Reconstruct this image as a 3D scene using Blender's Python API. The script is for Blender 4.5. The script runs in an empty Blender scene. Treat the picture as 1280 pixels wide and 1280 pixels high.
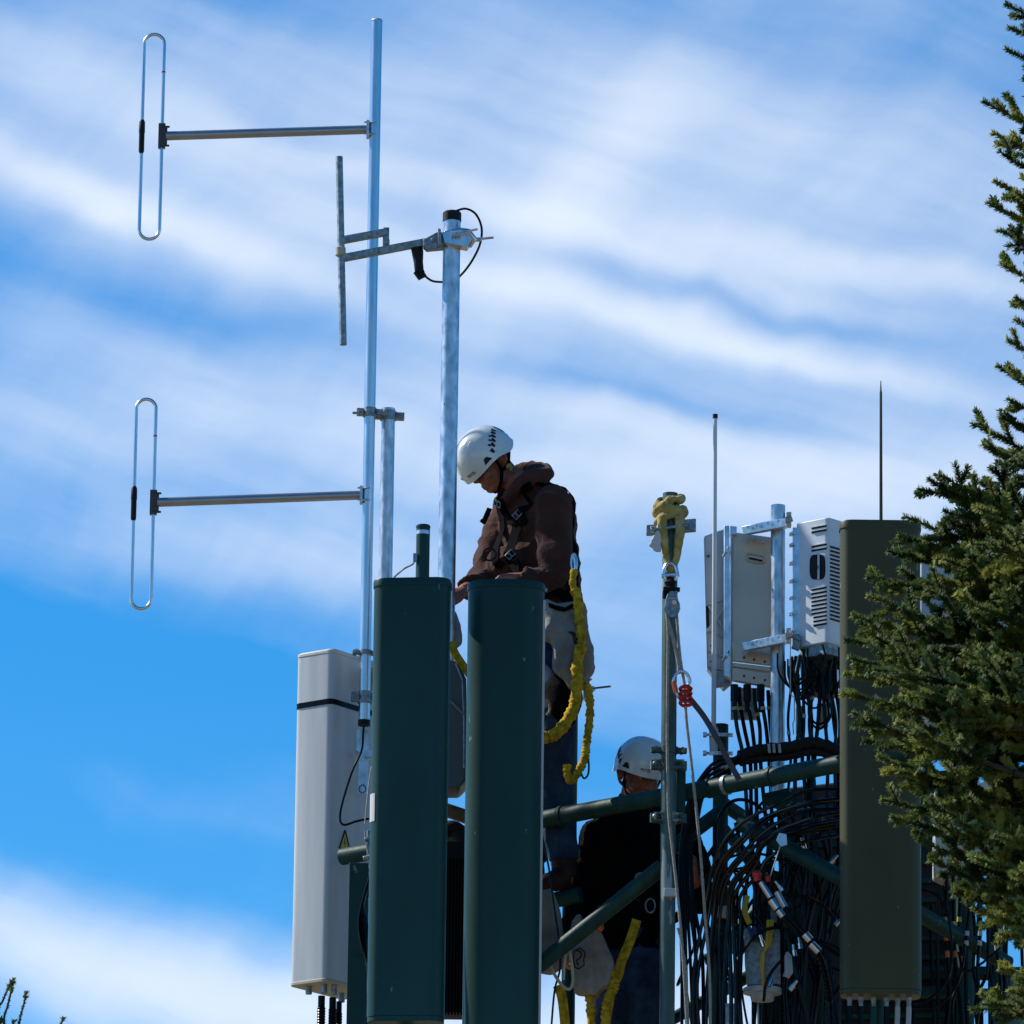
import bpy, bmesh, math, random
from mathutils import Vector, Matrix, noise
from mathutils.bvhtree import BVHTree
R = math.radians
random.seed(7)
scene = bpy.context.scene
COL = scene.collection
# ------------------------------------------------------------------ camera
FPX, PITCH, ROLL = 8840.0, R(15.0), R(0.72)
CAM = Vector((0, 0, 1.6))
_right = Vector((1, 0, 0)); _fwd = Vector((0, math.cos(PITCH), math.sin(PITCH))); _up = Vector((0, -math.sin(PITCH), math.cos(PITCH)))
# roll: the world's vertical tilts slightly to the right in the picture
cr, sr = math.cos(ROLL), math.sin(ROLL)
CR = _right*cr + _up*sr
CU = _up*cr - _right*sr
cam = bpy.data.cameras.new('camera'); camo = bpy.data.objects.new('camera', cam); COL.objects.link(camo)
M = Matrix((CR, CU, -_fwd)).transposed().to_4x4(); M.translation = CAM
camo.matrix_world = M
cam.sensor_width = 36; cam.lens = 36*FPX/1280; cam.clip_end = 5000; cam.clip_start = 0.5
scene.camera = camo
Y0 = 28.5
U = 29.5/FPX            # metres per photo pixel at the tower
def P(px, py, Y=Y0):
    d = CR*((px-640)/FPX) + CU*((640-py)/FPX) + _fwd
    return CAM + d*(Y/d.y)
def proj(w):
    r = w-CAM; k = FPX/r.dot(_fwd)
    return 640+r.dot(CR)*k, 640-r.dot(CU)*k
def zat(X, Y, py):
    a, b = -5.0, 40.0
    for _ in range(40):
        m = (a+b)/2
        if proj(Vector((X, Y, m)))[1] > py: a = m
        else: b = m
    return (a+b)/2
# ------------------------------------------------------------------ materials
def mat(name, col, rough=.5, metal=0.0, var=.0, vscale=8.0, bump=.0, bscale=60.0, spots=None, sthr=.7, sscale=30, spec=.5, tweak=None, stretch=(1,1,1), coat=0, sheen=0):
    m = bpy.data.materials.new(name); m.use_nodes = True
    nt = m.node_tree; N = nt.nodes; L = nt.links
    b = N['Principled BSDF']; b.inputs['Roughness'].default_value = rough; b.inputs['Metallic'].default_value = metal
    b.inputs['Specular IOR Level'].default_value = spec
    if coat: b.inputs['Coat Weight'].default_value = coat; b.inputs['Coat Roughness'].default_value = .15
    if sheen: b.inputs['Sheen Weight'].default_value = sheen
    tc = N.new('ShaderNodeTexCoord'); mp = N.new('ShaderNodeMapping'); mp.inputs['Scale'].default_value = stretch
    L.new(tc.outputs['Object'], mp.inputs['Vector'])
    src = None
    if var > 0:
        n = N.new('ShaderNodeTexNoise'); n.inputs['Scale'].default_value = vscale; n.inputs['Detail'].default_value = 6
        L.new(mp.outputs[0], n.inputs['Vector'])
        cr_ = N.new('ShaderNodeValToRGB')
        cr_.color_ramp.elements[0].position = .3; cr_.color_ramp.elements[1].position = .7
        cr_.color_ramp.elements[0].color = tuple(max(0, c*(1-var)) for c in col)+(1,)
        c2 = tweak if tweak else tuple(min(1, c*(1+var)) for c in col)
        cr_.color_ramp.elements[1].color = tuple(c2)+(1,)
        L.new(n.outputs['Fac'], cr_.inputs['Fac']); src = cr_.outputs['Color']
        rr = N.new('ShaderNodeMapRange'); rr.inputs['To Min'].default_value = max(.02, rough-.1); rr.inputs['To Max'].default_value = min(1, rough+.12)
        L.new(n.outputs['Fac'], rr.inputs['Value']); L.new(rr.outputs[0], b.inputs['Roughness'])
    if spots:
        n2 = N.new('ShaderNodeTexNoise'); n2.inputs['Scale'].default_value = sscale; n2.inputs['Detail'].default_value = 3
        L.new(mp.outputs[0], n2.inputs['Vector'])
        rp = N.new('ShaderNodeValToRGB'); rp.color_ramp.elements[0].position = sthr; rp.color_ramp.elements[1].position = sthr+.03
        L.new(n2.outputs['Fac'], rp.inputs['Fac'])
        mx = N.new('ShaderNodeMix'); mx.data_type = 'RGBA'
        L.new(rp.outputs['Color'], mx.inputs['Factor'])
        if src: L.new(src, mx.inputs[6])
        else: mx.inputs[6].default_value = tuple(col)+(1,)
        mx.inputs[7].default_value = tuple(spots)+(1,)
        src = mx.outputs[2]
    if src: L.new(src, b.inputs['Base Color'])
    else: b.inputs['Base Color'].default_value = tuple(col)+(1,)
    if bump > 0:
        n3 = N.new('ShaderNodeTexNoise'); n3.inputs['Scale'].default_value = bscale; n3.inputs['Detail'].default_value = 5
        L.new(tc.outputs['Object'], n3.inputs['Vector'])
        bp = N.new('ShaderNodeBump'); bp.inputs['Strength'].default_value = bump; bp.inputs['Distance'].default_value = .01
        L.new(n3.outputs['Fac'], bp.inputs['Height']); L.new(bp.outputs[0], b.inputs['Normal'])
    return m
G = {}
G['green'] = mat('green_paint', (.0095, .051, .048), .42, 0, .28, 2.2, .05, 90, spots=(.12, .2, .18), sthr=.715, sscale=26, spec=.2, stretch=(1, 1, .35))
G['greenpole'] = mat('green_pole_paint', (.007, .040, .036), .5, 0, .35, 12, .08, 60, spots=(.12, .16, .15), sthr=.70, sscale=30, stretch=(1, 1, .3), spec=.2)
G['palegreen'] = mat('weathered_green_galvanised', (.05, .10, .095), .45, .3, .5, 14, .08, 50, spots=(.22, .27, .26), sthr=.6, sscale=20, stretch=(1, 1, .25))
G['olive'] = mat('olive_paint', (.050, .054, .024), .45, 0, .28, 3, .05, 90, spots=(.25, .25, .2), sthr=.70, sscale=32, spec=.24, stretch=(1, 1, .4))
G['white'] = mat('white_grey_radome', (.47, .49, .50), .5, 0, .10, 3.5, .02, 60, stretch=(5, 5, .35), spots=(.34, .34, .33), sthr=.72, sscale=14)
G['cream'] = mat('cream_plastic', (.42, .38, .28), .6, 0, .12, 6)
G['whitecap'] = mat('white_plastic_cap', (.5, .5, .48), .5)
G['grey'] = mat('grey_cast_aluminium', (.40, .43, .46), .5, .15, .08, 5, .03, 80)
G['alu'] = mat('brushed_aluminium', (.62, .64, .66), .3, 1, .08, 6, .02, 60, stretch=(5, 5, .6))
G['galv'] = mat('galvanised_steel', (.50, .55, .60), .36, .85, .35, 34, .08, 40, stretch=(1, 1, .45), spots=(.16, .17, .18), sthr=.72, sscale=26)
G['galvd'] = mat('dull_galvanised_steel', (.24, .28, .30), .5, .75, .45, 50, .1, 60)
G['steel'] = mat('stainless_with_bounce', (.60, .46, .35), .36, .5, .18, 3, .03, 20)  # warm bounce from the ground is put into this brown base colour
G['bracket'] = mat('galvanised_bracket', (.55, .62, .70), .35, .9, .3, 18, .06, 60)
G['black'] = mat('black_rubber', (.002, .002, .0022), .25, 0, .3, 10, spec=.14)
G['blackm'] = mat('matt_black_plastic', (.006, .006, .007), .6, 0, .3, 20, spec=.25)
G['slot'] = mat('dark_slot', (.006, .007, .009), .8)
G['brownplas'] = mat('dark_brown_plastic', (.05, .04, .035), .5)
G['tape'] = mat('pale_grey_tape', (.35, .35, .36), .45)
G['yellowtape'] = mat('yellow_tape', (.55, .38, .02), .5)
G['orangetape'] = mat('orange_tape', (.5, .09, .01), .5)
G['greentape'] = mat('green_tape', (.01, .12, .07), .5)
G['red'] = mat('red_anodised', (.45, .02, .015), .3, .3)
G['orange'] = mat('orange_anodised', (.6, .12, .03), .3, .3)
G['rope'] = mat('grey_rope', (.30, .28, .24), .85, 0, .35, 120, .5, 300)
G['sling'] = mat('yellow_sling', (.40, .28, .05), .8, 0, .4, 18, .5, 120, tweak=(.50, .40, .17), spec=.2)
G['yellow'] = mat('yellow_webbing', (.44, .28, .018), .85, 0, .5, 40, .4, 120, spec=.15)
G['brown'] = mat('brown_fleece', (.058, .024, .018), .95, 0, .22, 9, .25, 130, spec=.1, sheen=.08)
G['blackcloth'] = mat('black_cloth', (.0035, .0035, .004), .95, 0, .3, 10, .3, 90, spec=.06)
G['jeans'] = mat('blue_denim', (.024, .048, .088), .9, 0, .5, 14, .3, 140, spec=.08)
G['boot'] = mat('brown_boot_leather', (.03, .012, .008), .6, 0, .3, 20, .2, 60, spec=.2)
G['skin'] = mat('skin', (.30, .105, .066), .6, 0, .28, 26, .15, 120, spec=.3)
G['skind'] = mat('weathered_skin', (.30, .13, .085), .6, 0, .2, 22, .1, 120)
G['helmet'] = mat('white_helmet_shell', (.66, .68, .66), .22, 0, .03, 5, coat=.4)
G['canvas'] = mat('canvas', (.25, .22, .185), .9, 0, .3, 9, .5, 50, tweak=(.32, .29, .26), spec=.1)
G['harness'] = mat('black_webbing', (.004, .004, .005), .85, 0, .3, 30, spec=.03)
G['hair'] = mat('brown_hair', (.03, .018, .012), .8, 0, .4, 60, .5, 200)
G['lens'] = mat('dark_lens', (.004, .004, .005), .08)
G['bark'] = mat('bark', (.045, .030, .022), .95, 0, .4, 20, .6, 60)
G['redcable'] = mat('red_cable', (.25, .015, .012), .4)
G['greencable'] = mat('dark_green_cable', (.004, .022, .020), .4, spec=.2)
G['chrome'] = mat('tinned_connector', (.55,.55,.58), .18, 1, .1, 10)
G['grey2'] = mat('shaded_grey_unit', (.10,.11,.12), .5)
G['darkbox'] = mat('black_green_filler', (.006,.012,.013), .6)  # near black for the added filler boxes
G['whitewhip'] = mat('white_fibreglass', (.6,.62,.62), .4)
G['strapgrey'] = mat('dark_grey_strap', (.05,.05,.055), .8)
G['galvboom'] = G['galvd']
G['eyewhite'] = mat('eye_white', (.35, .30, .27), .3)
G['unitwhite'] = mat('white_unit_paint', (.62, .66, .70), .42, 0, .06, 5, .03, 60)
G['blackgloss'] = mat('glossy_black_jacket', (.003, .003, .0032), .2, spec=.45)
G['leather'] = mat('tan_leather', (.16, .075, .035), .6, 0, .3, 15, .2, 60)
G['wire'] = mat('pale_wire', (.4, .38, .33), .6)
def needle_mat(name, a, b_, c):
    m = bpy.data.materials.new(name); m.use_nodes = True
    nt = m.node_tree; N = nt.nodes; L = nt.links; b = N['Principled BSDF']
    b.inputs['Roughness'].default_value = .65; b.inputs['Specular IOR Level'].default_value = .18
    tc = N.new('ShaderNodeTexCoord'); n = N.new('ShaderNodeTexNoise'); n.inputs['Scale'].default_value = 5; n.inputs['Detail'].default_value = 5
    L.new(tc.outputs['Object'], n.inputs['Vector'])
    r_ = N.new('ShaderNodeValToRGB'); e = r_.color_ramp.elements
    e[0].position = .34; e[0].color = a+(1,); e[1].position = .68; e[1].color = c+(1,)
    k = e.new(.5); k.color = b_+(1,)
    L.new(n.outputs['Fac'], r_.inputs['Fac']); L.new(r_.outputs['Color'], b.inputs['Base Color'])
    tr = N.new('ShaderNodeBsdfTranslucent'); L.new(r_.outputs['Color'], tr.inputs['Color'])
    mx = N.new('ShaderNodeMixShader'); mx.inputs[0].default_value = .4
    L.new(b.outputs[0], mx.inputs[1]); L.new(tr.outputs[0], mx.inputs[2]); L.new(mx.outputs[0], N['Material Output'].inputs['Surface'])
    return m
G['needle'] = needle_mat('spruce_needles', (.038, .078, .028), (.125, .175, .045), (.33, .34, .08))
G['twigtip'] = mat('reddish_twig', (.11, .045, .02), .9)
# ------------------------------------------------------------------ mesh builder
class MB:
    def __init__(s): s.v = []; s.f = []
    def add(s, vs, fs):
        o = len(s.v); s.v += [Vector(v) for v in vs]; s.f += [tuple(i+o for i in f) for f in fs]; return s
    def box(s, c, size, Rm=None):
        c = Vector(c); hx, hy, hz = size[0]/2, size[1]/2, size[2]/2
        vs = [Vector((x, y, z)) for z in (-hz, hz) for x, y in ((-hx, -hy), (hx, -hy), (hx, hy), (-hx, hy))]
        if Rm is not None: vs = [Rm @ v for v in vs]
        return s.add([c+v for v in vs], [(3, 2, 1, 0), (4, 5, 6, 7), (0, 1, 5, 4), (1, 2, 6, 5), (2, 3, 7, 6), (3, 0, 4, 7)])
    def beam(s, p0, p1, w, h, up=Vector((0, 0, 1))):
        p0 = Vector(p0); p1 = Vector(p1); x = (p1-p0); l = x.length; x.normalize(); y = up.cross(x)
        if y.length < 1e-4: y = Vector((0, 1, 0))
        y.normalize(); z = x.cross(y)
        return s.box((p0+p1)/2, (l, w, h), Matrix((x, y, z)).transposed())
    def tube(s, pts, r, n=10, caps=True, closed=False, flat=None):
        pts = [Vector(p) for p in pts]; m = len(pts)
        rs = r if isinstance(r, (list, tuple)) else [r]*m
        base = len(s.v); t0 = None; nn = None
        for i in range(m):
            if closed: t = pts[(i+1) % m]-pts[i-1]
            else: t = pts[min(i+1, m-1)]-pts[max(i-1, 0)]
            if t.length < 1e-9: t = Vector((0, 0, 1))
            t.normalize()
            if flat is not None:
                nn = (Vector(flat) - t*Vector(flat).dot(t)); nn.normalize()
            elif nn is None:
                a = Vector((0, 0, 1)) if abs(t.z) < .9 else Vector((0, 1, 0))
                nn = (a - t*a.dot(t)).normalized()
            else:
                nn = nn - t*nn.dot(t)
                if nn.length < 1e-6: nn = t.orthogonal()
                nn.normalize()
            b = t.cross(nn)
            q = rs[i]; ra, rb = (q if isinstance(q, (list, tuple)) else (q, q))
            for k in range(n):
                a = 2*math.pi*k/n
                s.v.append(pts[i] + nn*(math.cos(a)*ra) + b*(math.sin(a)*rb))
        for i in range(m if closed else m-1):
            j = (i+1) % m
            for k in range(n):
                k2 = (k+1) % n
                s.f.append((base+i*n+k, base+i*n+k2, base+j*n+k2, base+j*n+k))
        if caps and not closed:
            s.f.append(tuple(base+k for k in reversed(range(n)))); s.f.append(tuple(base+(m-1)*n+k for k in range(n)))
        return s
    def cyl(s, p0, p1, r, r2=None, n=20): return s.tube([p0, p1], [r, r if r2 is None else r2], n)
    def ball(s, c, r, Rm=None, nu=20, nv=12):
        c = Vector(c); r = r if isinstance(r, (tuple, list)) else (r, r, r); vs = []; fs = []
        for j in range(1, nv):
            th = math.pi*j/nv
            for i in range(nu):
                a = 2*math.pi*i/nu
                vs.append(Vector((r[0]*math.sin(th)*math.cos(a), r[1]*math.sin(th)*math.sin(a), r[2]*math.cos(th))))
        vs += [Vector((0, 0, r[2])), Vector((0, 0, -r[2]))]; t = len(vs)-2
        for j in range(nv-2):
            for i in range(nu):
                i2 = (i+1) % nu; fs.append((j*nu+i, (j+1)*nu+i, (j+1)*nu+i2, j*nu+i2))
        for i in range(nu):
            i2 = (i+1) % nu; fs.append((t, i, i2)); fs.append((t+1, (nv-2)*nu+i2, (nv-2)*nu+i))
        if Rm is not None: vs = [Rm @ v for v in vs]
        return s.add([c+v for v in vs], fs)
    def prism(s, prof, z0, z1):      # prof: world xy loop (ccw), vertical extrusion
        n = len(prof)
        vs = [Vector((x, y, z0)) for x, y in prof]+[Vector((x, y, z1)) for x, y in prof]
        fs = [tuple(reversed(range(n))), tuple(range(n, 2*n))]+[(i, (i+1) % n, n+(i+1) % n, n+i) for i in range(n)]
        return s.add(vs, fs)
    def slabpoly(s, pts, nrm, th):   # planar loop of world points extruded along nrm by th
        n = len(pts); nrm = Vector(nrm).normalized()
        vs = [Vector(p) for p in pts]+[Vector(p)+nrm*th for p in pts]
        fs = [tuple(range(n)), tuple(reversed(range(n, 2*n)))]+[((i+1) % n, i, n+i, n+(i+1) % n) for i in range(n)]
        return s.add(vs, fs)
    def build(s, name, m, parent=None, smooth=35, bevel=0, sub=0):
        me = bpy.data.meshes.new(name)
        if parent is not None: off = parent.location.copy()
        else:
            xs = [v.x for v in s.v]; ys = [v.y for v in s.v]; zs = [v.z for v in s.v]
            off = Vector(((min(xs)+max(xs))/2, (min(ys)+max(ys))/2, min(zs)))
        if parent is not None and parent.parent is not None: off = parent.parent.location + parent.location
        if parent is not None and parent.type == 'MESH': off = WORLD[parent.name]
        me.from_pydata([v-off for v in s.v], [], s.f); me.validate(); 
        bm = bmesh.new(); bm.from_mesh(me); bmesh.ops.recalc_face_normals(bm, faces=bm.faces); bm.to_mesh(me); bm.free()
        me.materials.append(m)
        o = bpy.data.objects.new(name, me); COL.objects.link(o)
        if parent is None: o.location = off
        else: o.parent = parent
        WORLD[o.name] = off
        if smooth:
            me.shade_smooth(); me.set_sharp_from_angle(angle=R(smooth))
        if bevel:
            b = o.modifiers.new('b', 'BEVEL'); b.width = bevel; b.segments = 2; b.limit_method = 'ANGLE'; b.angle_limit = R(40); b.harden_normals = False
        return o
WORLD = {}
def thing(name, label, cat, loc, group=None):
    o = bpy.data.objects.new(name, None); COL.objects.link(o); o.location = Vector(loc); o.empty_display_size = .1
    o['label'] = label; o['category'] = cat
    if group: o['group'] = group
    return o
def tag(o, label, cat, group=None, kind=None):
    if label: o['label'] = label
    if cat: o['category'] = cat
    if group: o['group'] = group
    if kind: o['kind'] = kind
    return o
def smoothpath(pts, k=8):
    pts = [Vector(p) for p in pts]
    if len(pts) < 3: return pts
    q = [pts[0]*2-pts[1]]+pts+[pts[-1]*2-pts[-2]]; out = []
    for i in range(1, len(q)-2):
        a, b, c, d = q[i-1], q[i], q[i+1], q[i+2]
        for j in range(k):
            t = j/k
            out.append(.5*((2*b)+(c-a)*t+(2*a-5*b+4*c-d)*t*t+(3*b-a-3*c+d)*t**3))
    out.append(pts[-1]); return out
def pp(l, Y=Y0):                   # photo points (px,py[,dpx]) -> world; dpx = extra depth in pixels
    return [P(q[0], q[1], Y+(q[2]*U if len(q) > 2 else 0)) for q in l]
def vert(px, py0, py1, Y):         # two ends of a plumb line through (px,py0)
    a = P(px, py0, Y); return a, Vector((a.x, a.y, zat(a.x, a.y, py1)))
def rprof(cx, cy, w, d, r, yaw=0, k=5):   # rounded rectangle (ccw)
    out = []; c, s_ = math.cos(yaw), math.sin(yaw)
    for sx, sy, a0 in ((1, 1, 0), (-1, 1, 90), (-1, -1, 180), (1, -1, 270)):
        for i in range(k+1):
            a = R(a0+90*i/k); x = sx*(w/2-r)+r*math.cos(a); y = sy*(d/2-r)+r*math.sin(a)
            out.append((cx+x*c-y*s_, cy+x*s_+y*c))
    return out
def grow(prof, e):
    cx = sum(p[0] for p in prof)/len(prof); cy = sum(p[1] for p in prof)/len(prof); out = []
    for x, y in prof:
        d = math.hypot(x-cx, y-cy); out.append((x+(x-cx)/d*e, y+(y-cy)/d*e))
    return out
def remesh(mb, vox, smooth=4, fac=.5):
    me = bpy.data.meshes.new('tmp'); me.from_pydata(mb.v, [], mb.f)
    bm = bmesh.new(); bm.from_mesh(me); bmesh.ops.recalc_face_normals(bm, faces=bm.faces); bm.to_mesh(me); bm.free()
    o = bpy.data.objects.new('tmp', me); COL.objects.link(o)
    r_ = o.modifiers.new('r', 'REMESH'); r_.mode = 'VOXEL'; r_.voxel_size = vox
    if smooth: sm = o.modifiers.new('s', 'SMOOTH'); sm.iterations = smooth; sm.factor = fac
    dg = bpy.context.evaluated_depsgraph_get(); dg.update()
    m2 = bpy.data.meshes.new_from_object(o.evaluated_get(dg))
    out = MB(); out.v = [v.co.copy() for v in m2.vertices]; out.f = [tuple(p.vertices) for p in m2.polygons]; out.n = [v.normal.copy() for v in m2.vertices]
    bpy.data.objects.remove(o); bpy.data.meshes.remove(me); bpy.data.meshes.remove(m2)
    return out
def wrinkle(mb, amp, sc, sz=1.0, seed=0):
    for i, v in enumerate(mb.v):
        q = Vector((v.x*sc, v.y*sc, v.z*sc*sz))+Vector((seed, 0, 0))
        w = noise.noise(q + Vector((noise.noise(q*.5), noise.noise(q*.5+Vector((9, 0, 0))), 0))*1.5)
        ridge = (1-abs(w)*2.2)
        mb.v[i] = v + mb.n[i]*(ridge-.4)*amp
    return mb
def bvh(mb): return BVHTree.FromPolygons(mb.v, mb.f)
def ribbon(mb, tree, pts, w, th=.004, off=.003, k=6):
    sp = smoothpath(pts, k); row = []
    for i, p in enumerate(sp):
        co, n, _, d = tree.find_nearest(p)
        t = (sp[min(i+1, len(sp)-1)]-sp[max(i-1, 0)]).normalized()
        b = t.cross(n).normalized(); c = co+n*off
        row.append((c-b*w/2, c+b*w/2, c+b*w/2+n*th, c-b*w/2+n*th))
    o = len(mb.v)
    for r4 in row: mb.v += list(r4)
    for i in range(len(row)-1):
        for k2 in range(4):
            a = o+i*4+k2; b2 = o+i*4+(k2+1) % 4
            mb.f.append((a, b2, b2+4, a+4))
    mb.f.append((o, o+1, o+2, o+3)); e = o+4*(len(row)-1); mb.f.append((e+3, e+2, e+1, e))
    return mb
def flatstrap(mb, pts, w, th, face=Vector((0, -1, 0))):
    sp = smoothpath(pts, 6); o = len(mb.v)
    for i, p in enumerate(sp):
        t = (sp[min(i+1, len(sp)-1)]-sp[max(i-1, 0)]).normalized(); b = t.cross(face).normalized(); n = b.cross(t)
        mb.v += [p-b*w/2, p+b*w/2, p+b*w/2+n*th, p-b*w/2+n*th]
    for i in range(len(sp)-1):
        for k2 in range(4):
            a = o+i*4+k2; b2 = o+i*4+(k2+1) % 4; mb.f.append((a, b2, b2+4, a+4))
    mb.f.append((o, o+1, o+2, o+3)); e = o+4*(len(sp)-1); mb.f.append((e+3, e+2, e+1, e))
    return mb
def clamp(c, r, hgt=.05, ang=0, nuts=2, plate=True):      # pipe clamp: two half shells, bolts with nuts
    mb = MB(); c = Vector(c); n = 24
    mb.tube([c-Vector((0, 0, hgt/2)), c+Vector((0, 0, hgt/2))], [r*1.22, r*1.22], n)
    d = Vector((math.cos(ang), math.sin(ang), 0)); e = Vector((-d.y, d.x, 0))
    for s_ in (-1, 1):
        q = c+d*s_*r*1.75
        mb.box(q, (r*1.2, r*.9, hgt*.8), Matrix((d, e, Vector((0, 0, 1)))).transposed())
        mb.cyl(q-e*r*1.5+Vector((0, 0, 0)), q+e*r*1.3, .0055, n=8)
        mb.cyl(q-e*r*.85, q-e*r*.45, .012, n=6); mb.cyl(q+e*r*.45, q+e*r*.85, .012, n=6)
    return mb
def ubolt(mb, c, r, d, ang, rt=.005):   # u-bolt around a vertical pipe
    c = Vector(c); e = Vector((math.cos(ang), math.sin(ang), 0)); f = Vector((-e.y, e.x, 0)); pts = []
    pts.append(c+e*r*1.1+f*d)
    for i in range(9):
        a = math.pi*i/8; pts.append(c+e*math.cos(a)*r*1.12-f*math.sin(a)*r*1.12)
    pts.append(c-e*r*1.1+f*d)
    mb.tube(pts, rt, 8)
    return mb
exec_parts = True
# ================================================================== sky, sun, ground
SUN = Vector((-.69, .28, .669)).normalized()
def build_world():
    w = bpy.data.worlds.new('World'); scene.world = w; w.use_nodes = True
    nt = w.node_tree; N = nt.nodes; L = nt.links; bg = N['Background']
    def math_(op, a, b=None, c=None, clampit=False):
        n = N.new('ShaderNodeMath'); n.operation = op; n.use_clamp = clampit
        for i, x in enumerate((a, b, c)):
            if x is None: continue
            if isinstance(x, (int, float)): n.inputs[i].default_value = x
            else: L.new(x, n.inputs[i])
        return n.outputs[0]
    def vm(op, a, b=None, scale=None):
        n = N.new('ShaderNodeVectorMath'); n.operation = op
        for i, x in enumerate((a, b)):
            if x is None: continue
            if isinstance(x, (tuple, list, Vector)): n.inputs[i].default_value = tuple(x)
            else: L.new(x, n.inputs[i])
        if scale is not None: n.inputs['Scale'].default_value = scale
        return n.outputs['Value'] if op in ('DOT_PRODUCT', 'LENGTH') else n.outputs['Vector']
    sky = N.new('ShaderNodeTexSky'); sky.sky_type = 'NISHITA'; sky.sun_disc = False
    sky.sun_elevation = math.asin(SUN.z); sky.sun_rotation = math.atan2(SUN.x, SUN.y)
    sky.altitude = 1500; sky.air_density = 1.0; sky.dust_density = .3; sky.ozone_density = 2.0
    hs = N.new('ShaderNodeHueSaturation'); hs.inputs['Saturation'].default_value = SKY['sat']; hs.inputs['Value'].default_value = SKY['val']; hs.inputs['Hue'].default_value = SKY['hue']
    L.new(sky.outputs[0], hs.inputs['Color'])
    tc = N.new('ShaderNodeTexCoord'); g = tc.outputs['Generated']
    D = math_('MAXIMUM', vm('DOT_PRODUCT', g, (0, math.cos(PITCH), math.sin(PITCH))), .04)
    a = math_('DIVIDE', vm('DOT_PRODUCT', g, (1, 0, 0)), D); b = math_('DIVIDE', vm('DOT_PRODUCT', g, (0, -math.sin(PITCH), math.cos(PITCH))), D)
    K = FPX/640
    cmb = N.new('ShaderNodeCombineXYZ'); L.new(math_('MULTIPLY', a, K), cmb.inputs[0]); L.new(math_('MULTIPLY', b, K), cmb.inputs[1])
    p = cmb.outputs[0]
    # gentle warp so the wisps are not straight
    wn = N.new('ShaderNodeTexNoise'); wn.inputs['Scale'].default_value = 1.6; wn.inputs['Detail'].default_value = 4
    L.new(p, wn.inputs['Vector'])
    wv = vm('SCALE', vm('SUBTRACT', wn.outputs['Color'], (.5, .5, .5)), None, .24)
    pw = vm('ADD', p, wv)
    total = None
    for (px, py, ang, sx, sy, amp) in SKY['blobs']:
        t = R(-ang); cx, cy = (px-640)/640, (640-py)/640
        dv = vm('SUBTRACT', pw, (cx, cy, 0))
        i = vm('DOT_PRODUCT', dv, (math.cos(t)/(sx/640), math.sin(t)/(sx/640), 0))
        j = vm('DOT_PRODUCT', dv, (-math.sin(t)/(sy/640), math.cos(t)/(sy/640), 0))
        e = math_('MULTIPLY', math_('EXPONENT', math_('MULTIPLY', math_('ADD', math_('MULTIPLY', i, i), math_('MULTIPLY', j, j)), -1.0)), amp)
        total = e if total is None else math_('ADD', total, e)
    # streaky cirrus fibres
    def streak(ang, sx, sy, scale, detail, seed):
        m = N.new('ShaderNodeMapping'); m.vector_type = 'TEXTURE'; m.inputs['Rotation'].default_value = (0, 0, R(-ang)); m.inputs['Scale'].default_value = (sx, sy, 1); m.inputs['Location'].default_value = (seed, seed*.7, 0)
        L.new(pw, m.inputs['Vector']); n = N.new('ShaderNodeTexNoise'); n.inputs['Scale'].default_value = scale; n.inputs['Detail'].default_value = detail; n.inputs['Roughness'].default_value = .55
        L.new(m.outputs[0], n.inputs['Vector']); return math_('SUBTRACT', n.outputs['Fac'], .5)
    s1 = streak(15, 3.0, .36, 1.5, 8, 3.1); s2 = streak(-52, 1.6, .4, 2.0, 7, 8.4); s3 = streak(18, 1.1, .15, 1.0, 12, 1.7)
    tot = math_('ADD', total, math_('MULTIPLY', s1, .40)); tot = math_('ADD', tot, math_('MULTIPLY', s2, .26)); tot = math_('ADD', tot, math_('MULTIPLY', s3, .30))
    # cirrus fade out towards the zenith and behind
    dens = math_('MULTIPLY', math_('SUBTRACT', tot, SKY['off']), SKY['gain'], None, True)
    rp = N.new('ShaderNodeMapRange'); rp.interpolation_type = 'SMOOTHSTEP'; L.new(dens, rp.inputs['Value']); rp.inputs['To Max'].default_value = SKY['max']
    mx = N.new('ShaderNodeMix'); mx.data_type = 'RGBA'; L.new(rp.outputs[0], mx.inputs['Factor'])
    L.new(hs.outputs[0], mx.inputs[6]); mx.inputs[7].default_value = tuple(c*SKY['cl'] for c in SKY['ccol'])+(1,)
    L.new(mx.outputs[2], bg.inputs['Color']); bg.inputs['Strength'].default_value = SKY['strength']
SKY = dict(sat=1.5, val=1.30, hue=.5, strength=.10, off=.10, gain=.95, max=.88, cl=9.0, ccol=(.84, .91, 1.0), blobs=[
    (760, 230, 3, 1400, 500, .66), (60, 110, 22, 330, 50, .20), (40, 215, 26, 260, 28, .22), (260, 310, 20, 260, 24, .25), (110, 345, 17, 300, 34, -.13), (300, 410, 17, 200, 30, -.08), (140, 690, 4, 420, 60, .24), (160, 950, 10, 420, 50, .2), (200, 780, 12, 420, 36, .13),
    (700, 290, 14, 420, 20, .22), (1060, 330, 9, 330, 24, .22), (760, 380, 12, 420, 26, .20), (1000, 430, 14, 330, 22, .22), (780, 170, -50, 190, 60, .2), (640, 500, 10, 400, 26, .12),
    (430, 20, 10, 300, 40, -.08), (1120, 80, 12, 260, 60, -.10), (980, 385, 11, 260, 12, -.10), (820, 490, 12, 260, 18, -.14),
    (1020, 600, 4, 460, 80, .45), (120, 540, 0, 420, 80, .26), (760, 820, 6, 430, 170, .36), (420, 700, 8, 260, 70, .16), (120, 850, 0, 430, 110, -.34), (230, 1000, 8, 320, 40, .12), (150, 1215, 10, 430, 110, .85),
    (830, 1300, 0, 420, 140, .8)])
build_world()
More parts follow.
